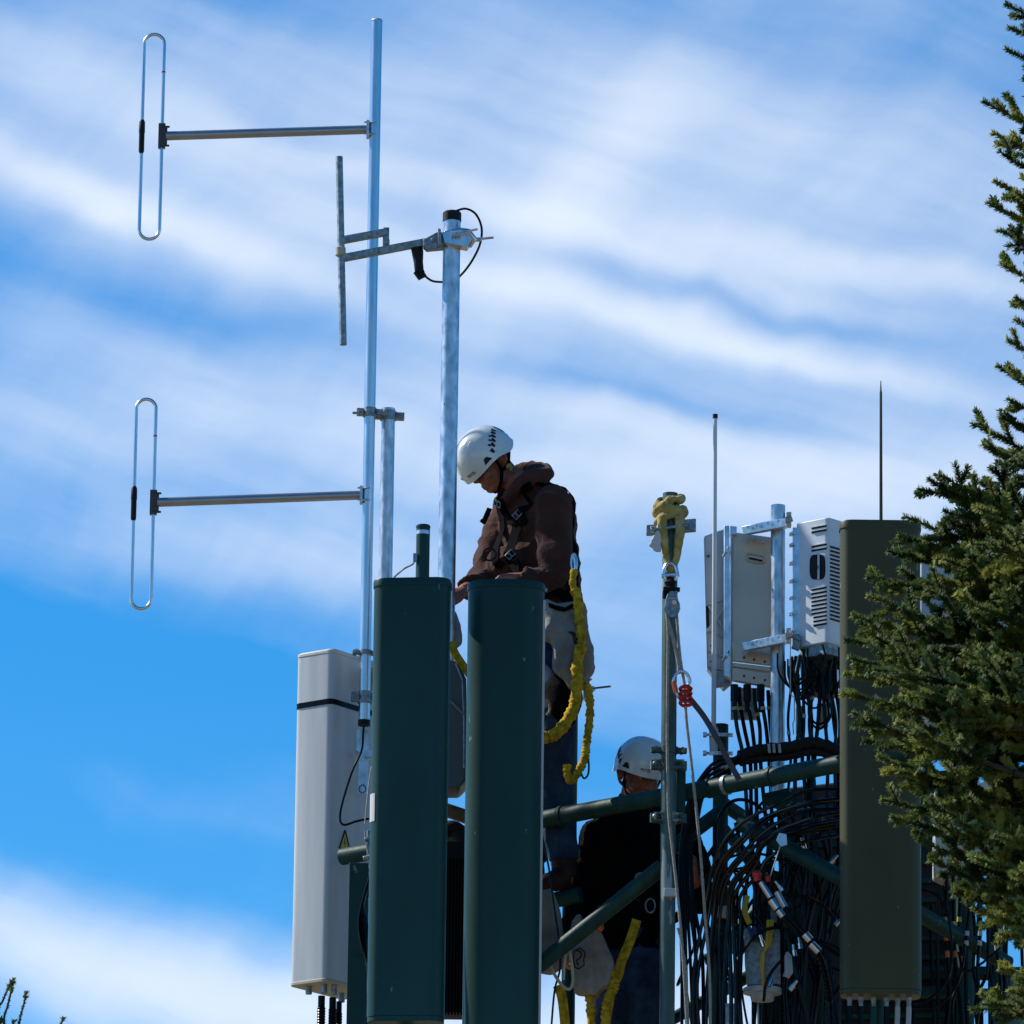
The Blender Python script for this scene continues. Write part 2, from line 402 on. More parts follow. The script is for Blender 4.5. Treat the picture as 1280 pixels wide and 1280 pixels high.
sl = bpy.data.lights.new('sun', 'SUN'); sl.energy = 5.0; sl.angle = R(.53); sl.color = (1.0, .95, .87)
so = bpy.data.objects.new('sun', sl); COL.objects.link(so); so.rotation_euler = (-SUN).to_track_quat('-Z', 'Y').to_euler(); so.location = (-20, 40, 40)
mb = MB(); n = 64
vs = [(1500*math.cos(2*math.pi*i/n), 1500*math.sin(2*math.pi*i/n), 0) for i in range(n)]
mb.add(vs, [tuple(range(n))])
tag(mb.build('ground', mat('grass_ground', (.17, .14, .085), .95, 0, .5, .3, .3, 5)), None, None, kind='structure')
# ================================================================== masts, poles and pipes
def pole(name, label, px, y0, y1, Y, w, m, cat='pole', extra=None, zlow=None, group=None):
    a, b = vert(px, y0, y1, Y); s_ = (Y/math.cos(PITCH))/FPX
    if zlow is not None: b = Vector((a.x, a.y, zlow))
    r = w*s_/2; mb = MB(); L_ = (a-b).length; k = max(2, int(L_/.15))
    t = .0035
    # hollow pipe end at the top
    mb.tube([b+(a-b)*i/k for i in range(k+1)]+[a+Vector((0, 0, 0)), a-Vector((0, 0, .05))], [r]*(k+1)+[r-t, r-t], 28)
    if extra is None:
        return tag(mb.build(name, m), label, cat, group), a, b, r
    o = thing(name, label, cat, b, group); mb.build('pipe', m, o)
    return o, a, b, r
mast, ma, mbt, mr = pole('antenna_mast', 'tall slender shiny aluminium mast carrying two folded dipole loops', 471, 26, 906, 29.650, 14, G['alu'], 'mast', True)
for yy, hh, an in ((872, 16, .3), (816, 6, .2)):
    c = Vector((ma.x, ma.y, zat(ma.x, ma.y, yy))); q = clamp(c, mr, hh*U, an)
    q.build('clamp', G['galvd'], mast)
mb = MB(); mb.tube([ma-Vector((0, 0, .002)), ma+Vector((0, 0, .006))], [mr*1.08, mr*.9], 24); mb.build('end_cap', G['whitecap'], mast)
mb = MB(); mb.tube([mbt-Vector((0, 0, .004)), mbt+Vector((0, 0, .02))], [mr*1.1, mr*1.1], 24); mb.build('bottom_collar', G['blackm'], mast)
gp, ga, gb, gr = pole('support_pipe', 'short galvanised pipe clamped beside the tall aluminium mast', 485.5, 511, 760, 29.700, 17, G['galv'], 'pipe', True)
c = Vector((ga.x, ga.y, zat(ga.x, ga.y, 520)))
q = clamp(c, gr, 12*U, .15); q.build('clamp', G['galvd'], gp)
c2 = Vector((ma.x, ma.y, c.z)); q = clamp(c2, mr, 12*U, .15)
for dx in (-22, 22): q.cyl(c2+Vector((dx*U*.5, -.03, -.01)), c2+Vector((dx*U*1.0, -.045, -.015)), .006, n=8)
q.build('clamp', G['galvd'], mast)
big, pa, pb_, pr = pole('steel_pipe', 'tall thick galvanised pipe with black cap behind bent worker', 565, 276, 900, 28.95, 22, G['galv'], 'pipe', True)
mb = MB(); mb.tube([pa-Vector((0, 0, .004)), pa+Vector((0, 0, 10*U)), pa+Vector((0, 0, 12*U))], [pr*1.07, pr*1.07, pr*.9], 28); mb.build('cap', G['blackm'], big)
# folded dipoles -------------------------------------------------
def folded_dipole(label, top, bot, xl, xr, army_l, army_r, sleeve, brk, redy):
    base = P((xl[1]+xr[1])/2, bot, 29.620)
    t = thing('folded_dipole_antenna', label, 'antenna', base, 'folded dipole loops on the aluminium mast')
    Y = 29.620; cx_t = (xl[0]+xr[0])/2; w = (xr[0]-xl[0])/2
    c = P(cx_t, (top+bot)/2, Y)
    zt = zat(c.x, Y, top); zb = zat(c.x, Y, bot); cc = P((xl[0]+xr[0]+xl[1]+xr[1])/4, (top+bot)/2, Y); c.x = cc.x
    rw = w*U; rt = 2.3*U; lean = .004
    pts = []
    def X(s_, z): return Vector((c.x+s_*rw, Y, z))
    for i in range(13):
        a = math.pi*i/12; pts.append(Vector((c.x+rw*math.cos(a), Y, zt-rw+rw*math.sin(a))))
    for i in range(1, 10): pts.append(X(-1, zt-rw-(zt-zb-2*rw)*i/10))
    for i in range(13):
        a = math.pi+math.pi*i/12; pts.append(Vector((c.x+rw*math.cos(a), Y, zb+rw+rw*math.sin(a))))
    for i in range(1, 10): pts.append(X(1, zb+rw+(zt-zb-2*rw)*i/10))
    MB().tube(pts, rt, 12, closed=True).build('dipole_loop', G['alu'], t)
    zs0 = zat(c.x, Y, sleeve[0]); zs1 = zat(c.x, Y, sleeve[1]); zm = (zs0+zs1)/2
    m = MB(); m.tube([X(-1, zs0), X(-1, zs0-.01), X(-1, zm+.02), X(-1, zm+.015), X(-1, zs1+.01), X(-1, zs1)], [rt*1.1, rt*1.7, rt*1.8, rt*1.6, rt*1.6, rt*1.1], 12); m.build('insulator', G['blackm'], t)
    z0 = zat(c.x, Y, brk[0]); z1 = zat(c.x, Y, brk[1]); zc = (z0+z1)/2
    m = MB(); m.box(X(1, zc), (12*U*.75, .03, z0-z1)); m.box(X(1, zc)+Vector((5*U, 0, 0)), (4*U, .022, (z0-z1)*.8))
    for z in (z0-.012, z1+.012): m.cyl(X(1, z)+Vector((3*U, -.022, 0)), X(1, z)+Vector((3*U, .022, 0)), .006, n=6); m.cyl(X(1, z)+Vector((0, -.0, 0)), X(1, z)+Vector((10*U, 0, 0)), .005, n=8)
    m.build('bracket', G['brownplas'], t)
    zr = zat(c.x, Y, redy); MB().cyl(X(1, zr-.003), X(1, zr+.003), rt*1.15, n=12).build('red_band', G['red'], t)
    # boom
    pm = Vector((ma.x, ma.y, zat(ma.x, ma.y, army_r))); pl = X(1, zc)+Vector((5*U, 0, 0)); pl.z = zat(pl.x, Y, army_l)
    pm.x -= mr*1.1
    MB().cyl(pl, pm, 6*U, n=24).build('boom', G['galvd'] if 0 else G['boomalu'], t)
    m = MB(); cz = Vector((ma.x, ma.y, pm.z))
    m.box(cz-Vector((mr*1.25, 0, 0)), (mr*.5, mr*2.1, 22*U))
    for dz in (-8*U, 8*U): ubolt(m, cz+Vector((0, 0, dz)), mr, 0, -math.pi/2, .004); m.cyl(cz+Vector((-mr*1.9, -mr*.9, dz)), cz+Vector((mr*.3, -mr*.95, dz)), .004, n=8)
    m.build('mast_bracket', G['galv'], t)
    return t
G['boomalu'] = mat('grey_anodised_boom', (.36, .36, .37), .42, .8, .12, 8, .03, 60)
folded_dipole('upper folded dipole loop on a horizontal boom near the mast top', 43, 299, (178.5, 174.5), (205, 201), 170, 162, (150, 192), (155, 185), 90)
folded_dipole('lower folded dipole loop on a horizontal boom halfway down the mast', 499, 761, (169, 164), (194.5, 190.5), 628, 619, (608, 651), (613, 643), 545)
# straight dipole on boom at the thick pipe ----------------------
t = thing('dipole_antenna', 'dull galvanised vertical rod on a square boom clamped to the thick pipe', 'antenna', P(429, 431, 29.0))
Yd = 28.98
MB().tube([P(424, 196, Yd), P(426.5, 315, Yd), P(429, 431, Yd)], 4.6*U, 16).build('rod', G['galvd'], t)
mb = MB(); mb.beam(P(427, 323, Yd), P(552, 299, Yd-.02), 9*U, 9*U); mb.build('boom', G['galvboom'] if 'galvboom' in G else G['galvd'], t, bevel=.002)
mb = MB(); mb.beam(P(427, 300.5, Yd), P(484, 290, Yd-.01), 8.5*U, 9*U); mb.build('cross_bar', G['galvd'], t, bevel=.002)
mb = MB(); mb.box(P(482.5, 296, Yd), (8*U, 9*U, 23*U)); mb.box(P(486, 303, Yd-.02), (2*U, 3*U, 8*U)); mb.build('junction_plate', G['galvd'], t, bevel=.002)
MB().tube([P(425.3, 309, Yd), P(425.5, 310, Yd), P(425.7, 319, Yd), P(425.8, 320, Yd)], [5*U, 6.8*U, 6.8*U, 5*U], 16).build('collar', G['cream'], t)
mb = MB(); mb.slabpoly([P(529, 299, Yd-.06), P(548, 289, Yd-.06), P(556, 291, Yd-.06), P(556, 309, Yd-.06), P(533, 311, Yd-.06), P(529, 307, Yd-.06)], (0, 1, 0), .05)
mb.cyl(P(541, 300, Yd-.07), P(541, 300, Yd-.055), .010, n=6); mb.slabpoly([P(547, 285, Yd-.09), P(551, 286, Yd-.09), P(552, 306, Yd-.09), P(548, 306, Yd-.09)], (0, 1, 0), .08)
mb.build('clamp_plate', G['galvd'], t, bevel=.002)
mb = MB(); mb.tube([P(556, 292, Yd-.075), P(574, 289, Yd-.08), P(584, 291, Yd-.08), P(592, 300, Yd-.06), P(588, 306, Yd-.06), P(570, 307, Yd-.05)], [4*U, 5*U, 6*U, 5.5*U, 4*U, 3*U], 12)
mb.slabpoly([P(553, 290, Yd-.10), P(577, 288, Yd-.10), P(590, 298, Yd-.10), P(584, 308, Yd-.10), P(556, 303, Yd-.10)], (0, 1, 0), .07)
mb.build('saddle_clamp', G['alu'], t, bevel=.003)
mb = MB()
for x in (564, 568, 572): mb.cyl(P(x, 292.5, Yd-.12), P(x+2.5, 292, Yd-.12), 4*U, n=6)
mb.cyl(P(570, 292, Yd-.12), P(597, 286.5, Yd-.13), 1.6*U, n=8); mb.build('bolt', G['galv'], t); mb = MB(); mb.cyl(P(588, 300, Yd), P(617, 297, Yd), 1.6*U, n=8); mb.cyl(P(592, 300, Yd), P(602, 299, Yd), 3*U, n=6)
mb.build('bolt', G['galv'], t)
mb = MB(); mb.tube(pp([(521, 309), (522, 316), (523, 328), (524, 338), (527, 343)], Yd), [8*U, 7.5*U, 6*U, 6*U, 5*U], 12); mb.tube(pp([(519, 340), (524, 347), (531, 342)], Yd-.01), [3*U, 4*U, 4.5*U], 8); mb.build('cable_connector', G['blackm'], t)
mb = MB(); mb.tube(smoothpath(pp([(531, 345), (540, 351), (551, 352.5), (565, 352), (577, 343), (590, 326), (600, 305), (602, 285), (595, 268), (583, 261), (572, 263), (568, 266)], Yd+.06), 6), 1.5*U, 8); mb.build('cable', G['black'], t)
# small green antenna stub behind left green panel
t = thing('stub_antenna', 'short dark green tube standing on the left dark panel', 'antenna', P(529, 735, 28.45))
a, b = vert(529, 660, 735, 28.45)
MB().tube([b, a], 8.5*U, 20).build('tube', G['green'], t); MB().tube([a, a+Vector((0, 0, .008)), a+Vector((0, 0, .012))], [9*U, 9*U, 8*U], 20).build('cap', G['green'], t)
MB().tube([a-Vector((0, 0, .03)), a-Vector((0, 0, .014))], 8.7*U, 20).build('metal_ring', G['galv'], t)
mb = MB(); mb.tube(smoothpath(pp([(521, 700), (518, 694), (517, 704), (505, 711), (492, 722)], 28.43), 5), 1.2*U, 6); mb.box(P(519, 697, 28.43), (5*U, 5*U, 10*U)); mb.build('wire', G['galvd'], t)
# white thin whip and olive whip
t = thing('whip_antenna', 'thin white whip rising behind the rope pole', 'antenna', P(885, 905, 29.0))
a, b = vert(894, 523, 912, 29.0)
MB().tube([b, b+(a-b)*.5, a], [3.1*U, 2.9*U, 2.5*U], 12).build('whip', G['whitewhip'] if 'whitewhip' in G else G['whitecap'], t)
MB().cyl(a, a+Vector((0, 0, .018)), 3.3*U, n=12).build('tip', G['blackm'], t)
mb = MB(); mb.tube([b-Vector((0, 0, .10)), b-Vector((0, 0, .03)), b, b+Vector((0, 0, .012))], [5*U, 6*U, 6*U, 4*U], 14); mb.build('base', G['whitecap'], t)
for yy in (920, 943):
    mb = MB(); c = Vector((b.x, b.y, zat(b.x, b.y, yy))); mb.box(c+Vector((.03, -.02, 0)), (30*U, .02, 4*U)); mb.cyl(c+Vector((-.045, -.02, 0)), c+Vector((.07, -.03, 0)), .006, n=8); mb.cyl(c+Vector((-.045, -.02, 0)), c+Vector((-.03, -.02, 0)), .012, n=6)
    mb.build('bracket', G['galv'], t)
t = thing('whip_antenna', 'thin black pointed whip standing above the olive panel', 'antenna', P(1100, 655, 28.5))
a, b = vert(1101, 476, 660, 28.5)
MB().tube([b, b+(a-b)*.92, b+(a-b)*.93, a], [2.2*U, 1.7*U, 1.2*U, .5*U], 10).build('whip', G['olive'], t)
MB().tube([b-Vector((0, 0, .1)), b+Vector((0, 0, .02))], [4*U, 3*U], 12).build('base', G['blackm'], t)
# ================================================================== panel antennas
def topcap(mb, prof, z, h, over=.004):
    mb.prism(grow(prof, over), z-h, z+.004)
# white panel antenna, seen at its corner
t = thing('panel_antenna', 'pale grey panel antenna with black strap, leftmost of the panels', 'panel antenna', P(405, 1232, 28.9))
N0 = P(416, 812, 29.620); zt = N0.z
nl = Vector((-48.7*U, 36*U)); nr_ = Vector((66*U, 87*U))
pts = [Vector((N0.x, N0.y)), Vector((N0.x, N0.y))+nr_, Vector((N0.x, N0.y))+nr_+nl, Vector((N0.x, N0.y))+nl]
def roundpoly(pts, rs, k=6):
    out = []; n = len(pts)
    for i in range(n):
        p, a, b = pts[i], pts[i-1], pts[(i+1) % n]; r = rs[i]
        u, v = (a-p).normalized(), (b-p).normalized()
        for j in range(k+1):
            s_ = j/k; q = (1-s_)**2*(p+u*r)+2*s_*(1-s_)*p+s_*s_*(p+v*r); out.append((q.x, q.y))
    return out
prof = roundpoly(pts, [.030, .02, .02, .03])
zb = zat(N0.x, N0.y, 1222)
MB().prism(prof, zb, zt-.012).build('radome', G['white'], t, smooth=25)
mb = MB(); mb.prism(grow(prof, .002), zt-.012, zt+.004); mb.prism(grow(prof, -.008), zt+.0035, zt+.010); mb.build('top_cap', G['whitecap'], t, smooth=25, bevel=.003)
mb = MB(); mb.prism(grow(prof, .003), zb-.016, zb+.0); mb.build('bottom_cap', G['cream'], t, smooth=25, bevel=.003)
zs = zat(N0.x, N0.y, 876); MB().prism(grow(prof, .003), zs-.012, zs+.012).build('strap', G['black'], t, smooth=25)
u_r = Vector((nr_.x, nr_.y, 0)).normalized(); n_r = Vector((u_r.y, -u_r.x, 0)); u_l = Vector((nl.x, nl.y, 0)).normalized(); n_l = Vector((-u_l.y, u_l.x, 0))
if n_l.y > 0: n_l = -n_l
# warning triangle on the shaded side
def onface(d, py, px=None): # point on right face at distance d from near corner
    q = Vector((N0.x, N0.y, 0))+u_r*d; q.z = zat(q.x, q.y, py); return q
mb = MB(); c = onface(.105, 1062)
tri = [c-u_r*.036, c+u_r*.036, c+Vector((0, 0, .085))]
mb.slabpoly(tri, n_r, .002); w = mb.build('warning_label', G['yellowtape'], t, smooth=0)
mb = MB()
for i in range(3): mb.beam(tri[i]+n_r*.003, tri[(i+1) % 3]+n_r*.003, .003, .006, n_r)
mb.slabpoly([c+Vector((0, 0, .012)), c+u_r*.006+Vector((0, 0, .03)), c-u_r*.002+Vector((0, 0, .03)), c+u_r*.003+Vector((0, 0, .055)), c-u_r*.007+Vector((0, 0, .026)), c+Vector((0, 0, .026))], n_r, .0035)
mb.build('warning_mark', G['slot'], w, smooth=0)
# connectors and cables below
mb = MB()
for (px, py, d) in ((386, 1237, .12), (405, 1236, .07), (418, 1238, .08), (427, 1247, .14)):
    q = P(px, py, 29.620+d); MB().cyl(q+Vector((0, 0, .02)), q-Vector((0, 0, .02)), .014, n=12).build('connector', G['galvd'], t)
for px, py, d, w_ in ((402, 1245, .07, 5), (416, 1247, .08, 5), (424, 1252, .12, 4)):
    a = P(px, py, 29.620+d); pts_ = []; rs = []
    for i in range(60):
        z = -i*.006; pts_.append(a+Vector((0, 0, z))); rs.append((w_*(1 if i < 9 else (1.25 if i % 2 else 1.05)) if i < 36 else w_*.8)*U*.9)
    pts_.append(a-Vector((0, 0, 1.6))); rs.append(w_*.7*U)
    tag(MB().tube(pts_, rs, 12).build('coax_cable', G['black']), 'black ribbed cable hanging from the underside of the pale grey panel', 'cable', 'cables hanging from the pale grey panel')
# bracket on its shaded side, behind the mast
t2 = thing('tilt_bracket', 'perforated galvanised bracket beside the foot of the aluminium mast', 'bracket', P(455, 992, 29.750))
mb = MB(); mb.slabpoly([P(443, 911, 29.760), P(460, 913, 29.760), P(462, 945, 29.760), P(452, 942, 29.760), P(443, 937, 29.760)], (0, 1, 0), .01)
mb.slabpoly([P(449, 940, 29.740), P(461, 942, 29.740), P(459, 992, 29.740), P(447, 992, 29.740)], (0, 1, 0), .008)
mb.box(P(461, 943, 29.730), (12*U, .03, 8*U)); mb.build('plate', G['bracket'], t2, bevel=.001)
mb = MB()
for i in range(10):
    a = 2*math.pi*i/10; c = P(453, 986, 29.735)+Vector((math.cos(a)*4.3*U, 0, math.sin(a)*5*U)); mb.cyl(c, c-Vector((0, .003, 0)), .0035, n=6)
mb.build('hole', G['slot'], t2)
# dark green panels
def panel(label, px, y0, y1, Y, w, d, r, yaw, m, capm, brk=True, x_strip=None):
    c = P(px, y0, Y); z0 = c.z; z1 = zat(c.x, c.y, y1)
    t = thing('panel_antenna', label, 'panel antenna', (c.x, c.y, z1))
    pr = rprof(c.x, c.y, w, d, r, yaw, 8) if r < .09 else [(c.x+math.copysign(abs(math.cos(a))**.78, math.cos(a))*w/2, c.y+math.copysign(abs(math.sin(a))**.78, math.sin(a))*d/2) for a in [2*math.pi*i/64 for i in range(64)]]
    MB().prism(pr, z1+.012, z0-.03).build('radome', m, t, smooth=25)
    mb = MB(); pr2 = grow(pr, .004); n = len(pr2)
    lay = [(pr2, z0-.032), (pr2, z0-.008), (grow(pr, .001), z0-.001), (grow(pr, -.012), z0+.001)]
    vs = [Vector((x, y, z)) for q, z in lay for x, y in q]; fs = []
    for i in range(3):
        for k in range(n): fs.append((i*n+k, i*n+(k+1) % n, (i+1)*n+(k+1) % n, (i+1)*n+k))
    fs.append(tuple(range(3*n, 4*n))); fs.append(tuple(reversed(range(n)))); mb.add(vs, fs); mb.build('top_cap', capm, t, smooth=50)
    MB().prism(grow(pr, -.002), z1-.01, z1+.0125).build('bottom_cap', capm, t, smooth=25, bevel=.003)
    return t, c, pr, z0, z1
pA = panel('dark green panel antenna just right of the aluminium mast', 516, 727, 1277, 28.28, 94*U, .15, .056, -.12, G['green'], G['green'])
pB = panel('dark green panel antenna in front of the bent worker', 633, 732, 1300, 28.44, 95*U, .235, .105, .02, G['green'], G['green'])
pC = panel('tall olive panel antenna partly behind the spruce', 1100, 655, 1243, 28.0, 98*U, .14, .048, .0, G['olive'], G['olive'])
# pale back plate seen along B's right side
t, c, pr, z0, z1 = pB
mb = MB(); mb.box((c.x+47*U, c.y+.0, (z0+z1)/2-.03), (3.5*U, .09, z0-z1-.08)); mb.build('back_rail', G['whitecap'], t, bevel=.002)
mb = MB(); 
for yy in (733, 760): q = Vector((c.x+48.5*U, c.y+.05, zat(c.x, c.y, yy))); mb.cyl(q, q+Vector((.008, 0, 0)), .008, n=8)
mb.build('screw', G['alu'], t)
# pale patch on left edge of A
t, c, pr, z0, z1 = pA
za = zat(c.x, c.y, 995); zb_ = zat(c.x, c.y, 1030)
mb = MB(); g0, g1_ = grow(pr, .0005)[18:24], grow(pr, .002)[18:24]; loop = g1_+g0[::-1]; mb.prism(loop, zb_, za); mb.build('sticker', G['whitecap'], t, smooth=0)
# brackets joining A and B to pipes behind (hidden mostly)
for (t, c, pr, z0, z1) in (pA, pB, pC):
    for f in (.12, .88):
        mb = MB(); z = z1+(z0-z1)*f; mb.box((c.x, c.y+.10, z), (.06, .08, .07)); mb.build('mounting_bracket', G['galvd'], t, bevel=.003)
for (t, c, pr, z0, z1), lab in ((pA, 'green pipe upright hidden behind the left dark green panel'), (pB, 'green pipe upright hidden behind the dark green panel at the bent worker'), (pC, 'green pipe upright hidden behind the olive panel')):
    if c.x > P(1000, 700).x or True:
        mb = MB(); dd = .125 if lab.startswith('green pipe upright hidden behind the left') else .24; mb.cyl((c.x+.0, c.y+dd, z1-1.2), (c.x, c.y+dd, z0-.1), .03, n=20); tag(mb.build('mounting_pipe', G['greenpole']), lab, 'pipe')
# connectors under olive panel
t, c, pr, z0, z1 = pC
mb = MB()
for px in (1062, 1076, 1092, 1108, 1122, 1136):
    q = P(px, 1246, 28.0); q.z = z1-.008; mb = MB(); mb.cyl(q, q-Vector((0, 0, .022)), .012, n=6); mb.cyl(q-Vector((0, 0, .022)), q-Vector((0, 0, .045)), .009, n=12)
    mb.build('connector', G['galvd'], t)
for px, m in ((1062, 'black'), (1076, 'black'), (1092, 'greenpole'), (1108, 'black'), (1122, 'tape'), (1136, 'tape')):
    q = P(px, 1246, 28.0); q.z = z1-.05
    MB().tube(smoothpath([q, q-Vector((0, 0, .2)), q-Vector((random.uniform(-.05, .05), -.05, .6)), q-Vector((random.uniform(-.1, .1), -.1, 1.5))], 6), .011, 10).build('feeder_tail', G[m], t)
# ================================================================== tower steel
def pipe(name, label, pts, w, m, Y=None, group=None, cat='pipe', n=24):
    mb = MB(); mb.tube([P(*p) for p in pts], w*U/2, n); return tag(mb.build(name, m), label, cat, group)
def Yp(x): return 28.62-(x-834)*.72*U
face = thing('horizontal_pipe', 'long green horizontal pipe crossing behind both panels and above the cables', 'pipe', P(428, 1080, Yp(428)))
mb = MB(); mb.tube([P(x, 1071-(x-428)*.187, Yp(x)) for x in (428, 700, 900, 1075, 1280)], 11*U, 28); mb.build('pipe', G['greenpole'], face)
for x in (560, 700, 885, 906, 962):
    q = P(x, 1071-(x-428)*.187, Yp(x)); q2 = P(x+4, 1071-(x+4-428)*.187, Yp(x+4)); MB().tube([q, q2], 12.6*U, 24).build('clamp_ring', G['greenpole'] if x != 906 else G['galvd'], face)
rp, ra, rb, rr = pole('rope_pole', 'green weathered pole with yellow sling knotted round its top', 838, 617, 1400, 28.40, 19, G['palegreen'], 'pole', True, zlow=4.5)
mb = MB(); mb.slabpoly([P(808, 656, 28.36), P(832, 655, 28.36), P(832, 667, 28.36), P(808, 668, 28.36)], (0, 1, 0), .03); mb.slabpoly([P(846, 650, 28.36), P(870, 648, 28.36), P(870, 663, 28.36), P(846, 665, 28.36)], (0, 1, 0), .03)
mb.cyl(P(814, 662, 28.33), P(862, 656, 28.33), .007, n=8); mb.cyl(P(813, 662, 28.34), P(819, 662, 28.34), .016, n=6)
mb.build('cross_bracket', G['galvd'], rp, bevel=.002)
for yy in (938, 957, 1023):
    c = Vector((ra.x, ra.y, zat(ra.x, ra.y, yy))); q = clamp(c, rr, (14 if yy != 938 else 8)*U, .12)
    if yy != 938:
        for dy in (-4, 4): q.cyl(c+Vector((-30*U*.6, -.03, dy*U)), c+Vector((24*U*.8, -.035, dy*U)), .006, n=8)
        q.ball(c+Vector((-26*U*.62, -.03, 0)), .014)
    q.build('clamp', G['palegreen'], rp)
mb = MB(); mb.box(P(851, 985, 28.50), (12*U, .02, 62*U)); mb.build('mount_plate', G['green'], rp, bevel=.003)
q = P(838, 1117, 28.33); mb = MB(); mb.box(P(838, 1116, 28.36), (16*U, .03, 10*U)); mb.build('small_box', G['grey'], rp, bevel=.002)
legs = [('upright_post', 'dark green upright right of the bent worker, behind the hanging lanyards', 714, 880, 29.6, 17), ('upright_post', 'green upright with whip bracket right of the rope pole', 901, 906, 29.05, 19), ('upright_post', 'green upright showing above the spruce on the right', 1241, 604, 29.4, 19), ('upright_post', 'dark green upright behind the spruce near the bottom right', 1205, 900, 29.1, 22)]
for nm, lb, px, y0, Y, w in legs:
    pole(nm, lb, px, y0, 1400, Y, w, G['greenpole'], 'upright', zlow=0.0)
# square post behind white panel
a, b = vert(449, 1080, 1300, 29.42)
mb = MB(); mb.box(((a.x, a.y, (a.z+b.z)/2-.5)), (25*U, .05, a.z-b.z+1.0)); mb.slabpoly([P(442, 1192, 29.39), P(455, 1192, 29.39), P(455, 1194, 29.39), P(442, 1194, 29.39)], (0, -1, 0), .004)
tag(mb.build('square_post', G['green'], bevel=.003), 'dark green square post right of the pale grey panel', 'post')
t = thing('pipe_clamp', 'small galvanised clamp on the pipe end beside the pale grey panel', 'clamp', P(461, 1070, 29.3))
mb = MB(); mb.box(P(462, 1057, 29.25), (7*U, .05, 36*U)); mb.cyl(P(454, 1073, 29.2), P(470, 1070, 29.2), .01, n=8); mb.cyl(P(456, 1050, 29.2), P(470, 1048, 29.2), .01, n=8); mb.build('plate', G['galvd'], t, bevel=.002)
braces = [
 ('dark green diagonal brace crossing in front of the crouched worker', [(828, 1083, 28.45), (668, 1211, 28.58)], 20),
 ('dark green diagonal brace left of the olive panel below the looping cables', [(925, 1028, 28.55), (1070, 1108, 28.3)], 20),
 ('dark green brace sloping down right of the olive panel', [(1145, 1140, 28.6), (1260, 1205, 28.9)], 20),
 ('dark green brace rising from the rope pole to the upright beside it', [(840, 1060, 28.9), (900, 1015, 28.95)], 18),
 ('dark green brace falling right from the upright beside the rope pole', [(904, 1005, 29.2), (1010, 1075, 29.5)], 18),
 ('dark green low pipe rising right, lowest in the gap left of the hanging ropes', [(740, 1330, 29.6), (990, 1190, 29.8)], 16),
 ('dark green low pipe rising right just above another in the same gap', [(880, 1200, 29.9), (990, 1155, 29.9)], 14),
 ('dark green lower rail running behind the worker feet', [(560, 1150, 29.25), (726, 1119, 29.05)], 20),
 ('dark green cross rail between two uprights near the bottom right corner', [(1140, 1215, 29.4), (1300, 1218, 29.4)], 18),
 ('dark green cross rail second from the bottom right corner', [(1140, 1240, 29.3), (1300, 1246, 29.3)], 16),
 ('dark green thin brace behind the black cables under the louvred unit', [(905, 1180, 29.8), (1060, 1020, 29.7)], 15),
 ('dark green thin brace behind the black cables near the bottom edge', [(900, 1030, 29.9), (1060, 1230, 29.9)], 15),
]
for lb, p, w in braces:
    pipe('brace', lb, p, w, G['greenpole'], cat='brace')
# flat steel gusset under the pipe
mb = MB(); mb.slabpoly([P(953, 992, 28.5), P(985, 985, 28.5), P(993, 1000, 28.5), P(975, 1012, 28.5), P(955, 1006, 28.5)], (0, 1, 0), .01)
tag(mb.build('gusset_plate', G['greenpole']), 'green gusset plate under the long horizontal pipe', 'plate')
mb = MB(); mb.slabpoly([P(970, 1050, 28.3), P(974, 1041, 28.3), P(983, 1043, 28.3), P(984, 1056, 28.3), P(976, 1058, 28.3)], (0, 1, 0), .006)
tag(mb.build('small_plate', G['bracket']), 'small shiny plate on the diagonal brace below the cables', 'plate')
# ================================================================== radio units
YR = 28.85
t = thing('radio_unit', 'flat grey radio unit at the left of the equipment cluster', 'radio unit', P(900, 858, 29.1))
def qz(pts, Y): return [P(x, y, Y) for x, y in pts]
mb = MB(); mb.slabpoly(qz([(880, 670), (905, 661), (916, 661), (916, 850), (905, 860), (884, 834), (882, 752)], 29.05), (0, 1, 0), .08); mb.build('housing', G['grey'], t, bevel=.006)
mb = MB()
mb.beam(P(884, 756, 29.04), P(904, 749, 29.04), .01, .008); mb.beam(P(884, 790, 29.04), P(906, 757, 29.04), .012, .012); mb.beam(P(886, 758, 29.04), P(904, 786, 29.04), .010, .010)
mb.beam(P(885, 786, 29.04), P(906, 797, 29.04), .01, .01); mb.beam(P(885, 812, 29.04), P(906, 822, 29.04), .008, .008); mb.beam(P(885, 832, 29.04), P(906, 838, 29.04), .008, .008)
mb.cyl(P(885, 693, 29.05), P(885, 693, 29.04), .008, n=10); mb.build('rib', G['grey'], t, bevel=.002)
mb = MB(); mb.slabpoly(qz([(882, 758), (886, 757), (887, 786), (883, 784)], 29.045), (0, 1, 0), .003); mb.cyl(P(885.5, 695, 29.045), P(885.5, 695, 29.035), .005, n=10)
for y in (806, 826): mb.slabpoly(qz([(888, y), (894, y), (894, y+1.5), (888, y+1.5)], 29.047), (0, 1, 0), .003)
mb.build('recess', G['slot'], t)
mb = MB(); mb.slabpoly(qz([(891, 840), (913, 838), (913, 857), (893, 860)], 29.03), (0, 1, 0), .01); mb.build('foot_plate', G['galvd'], t)
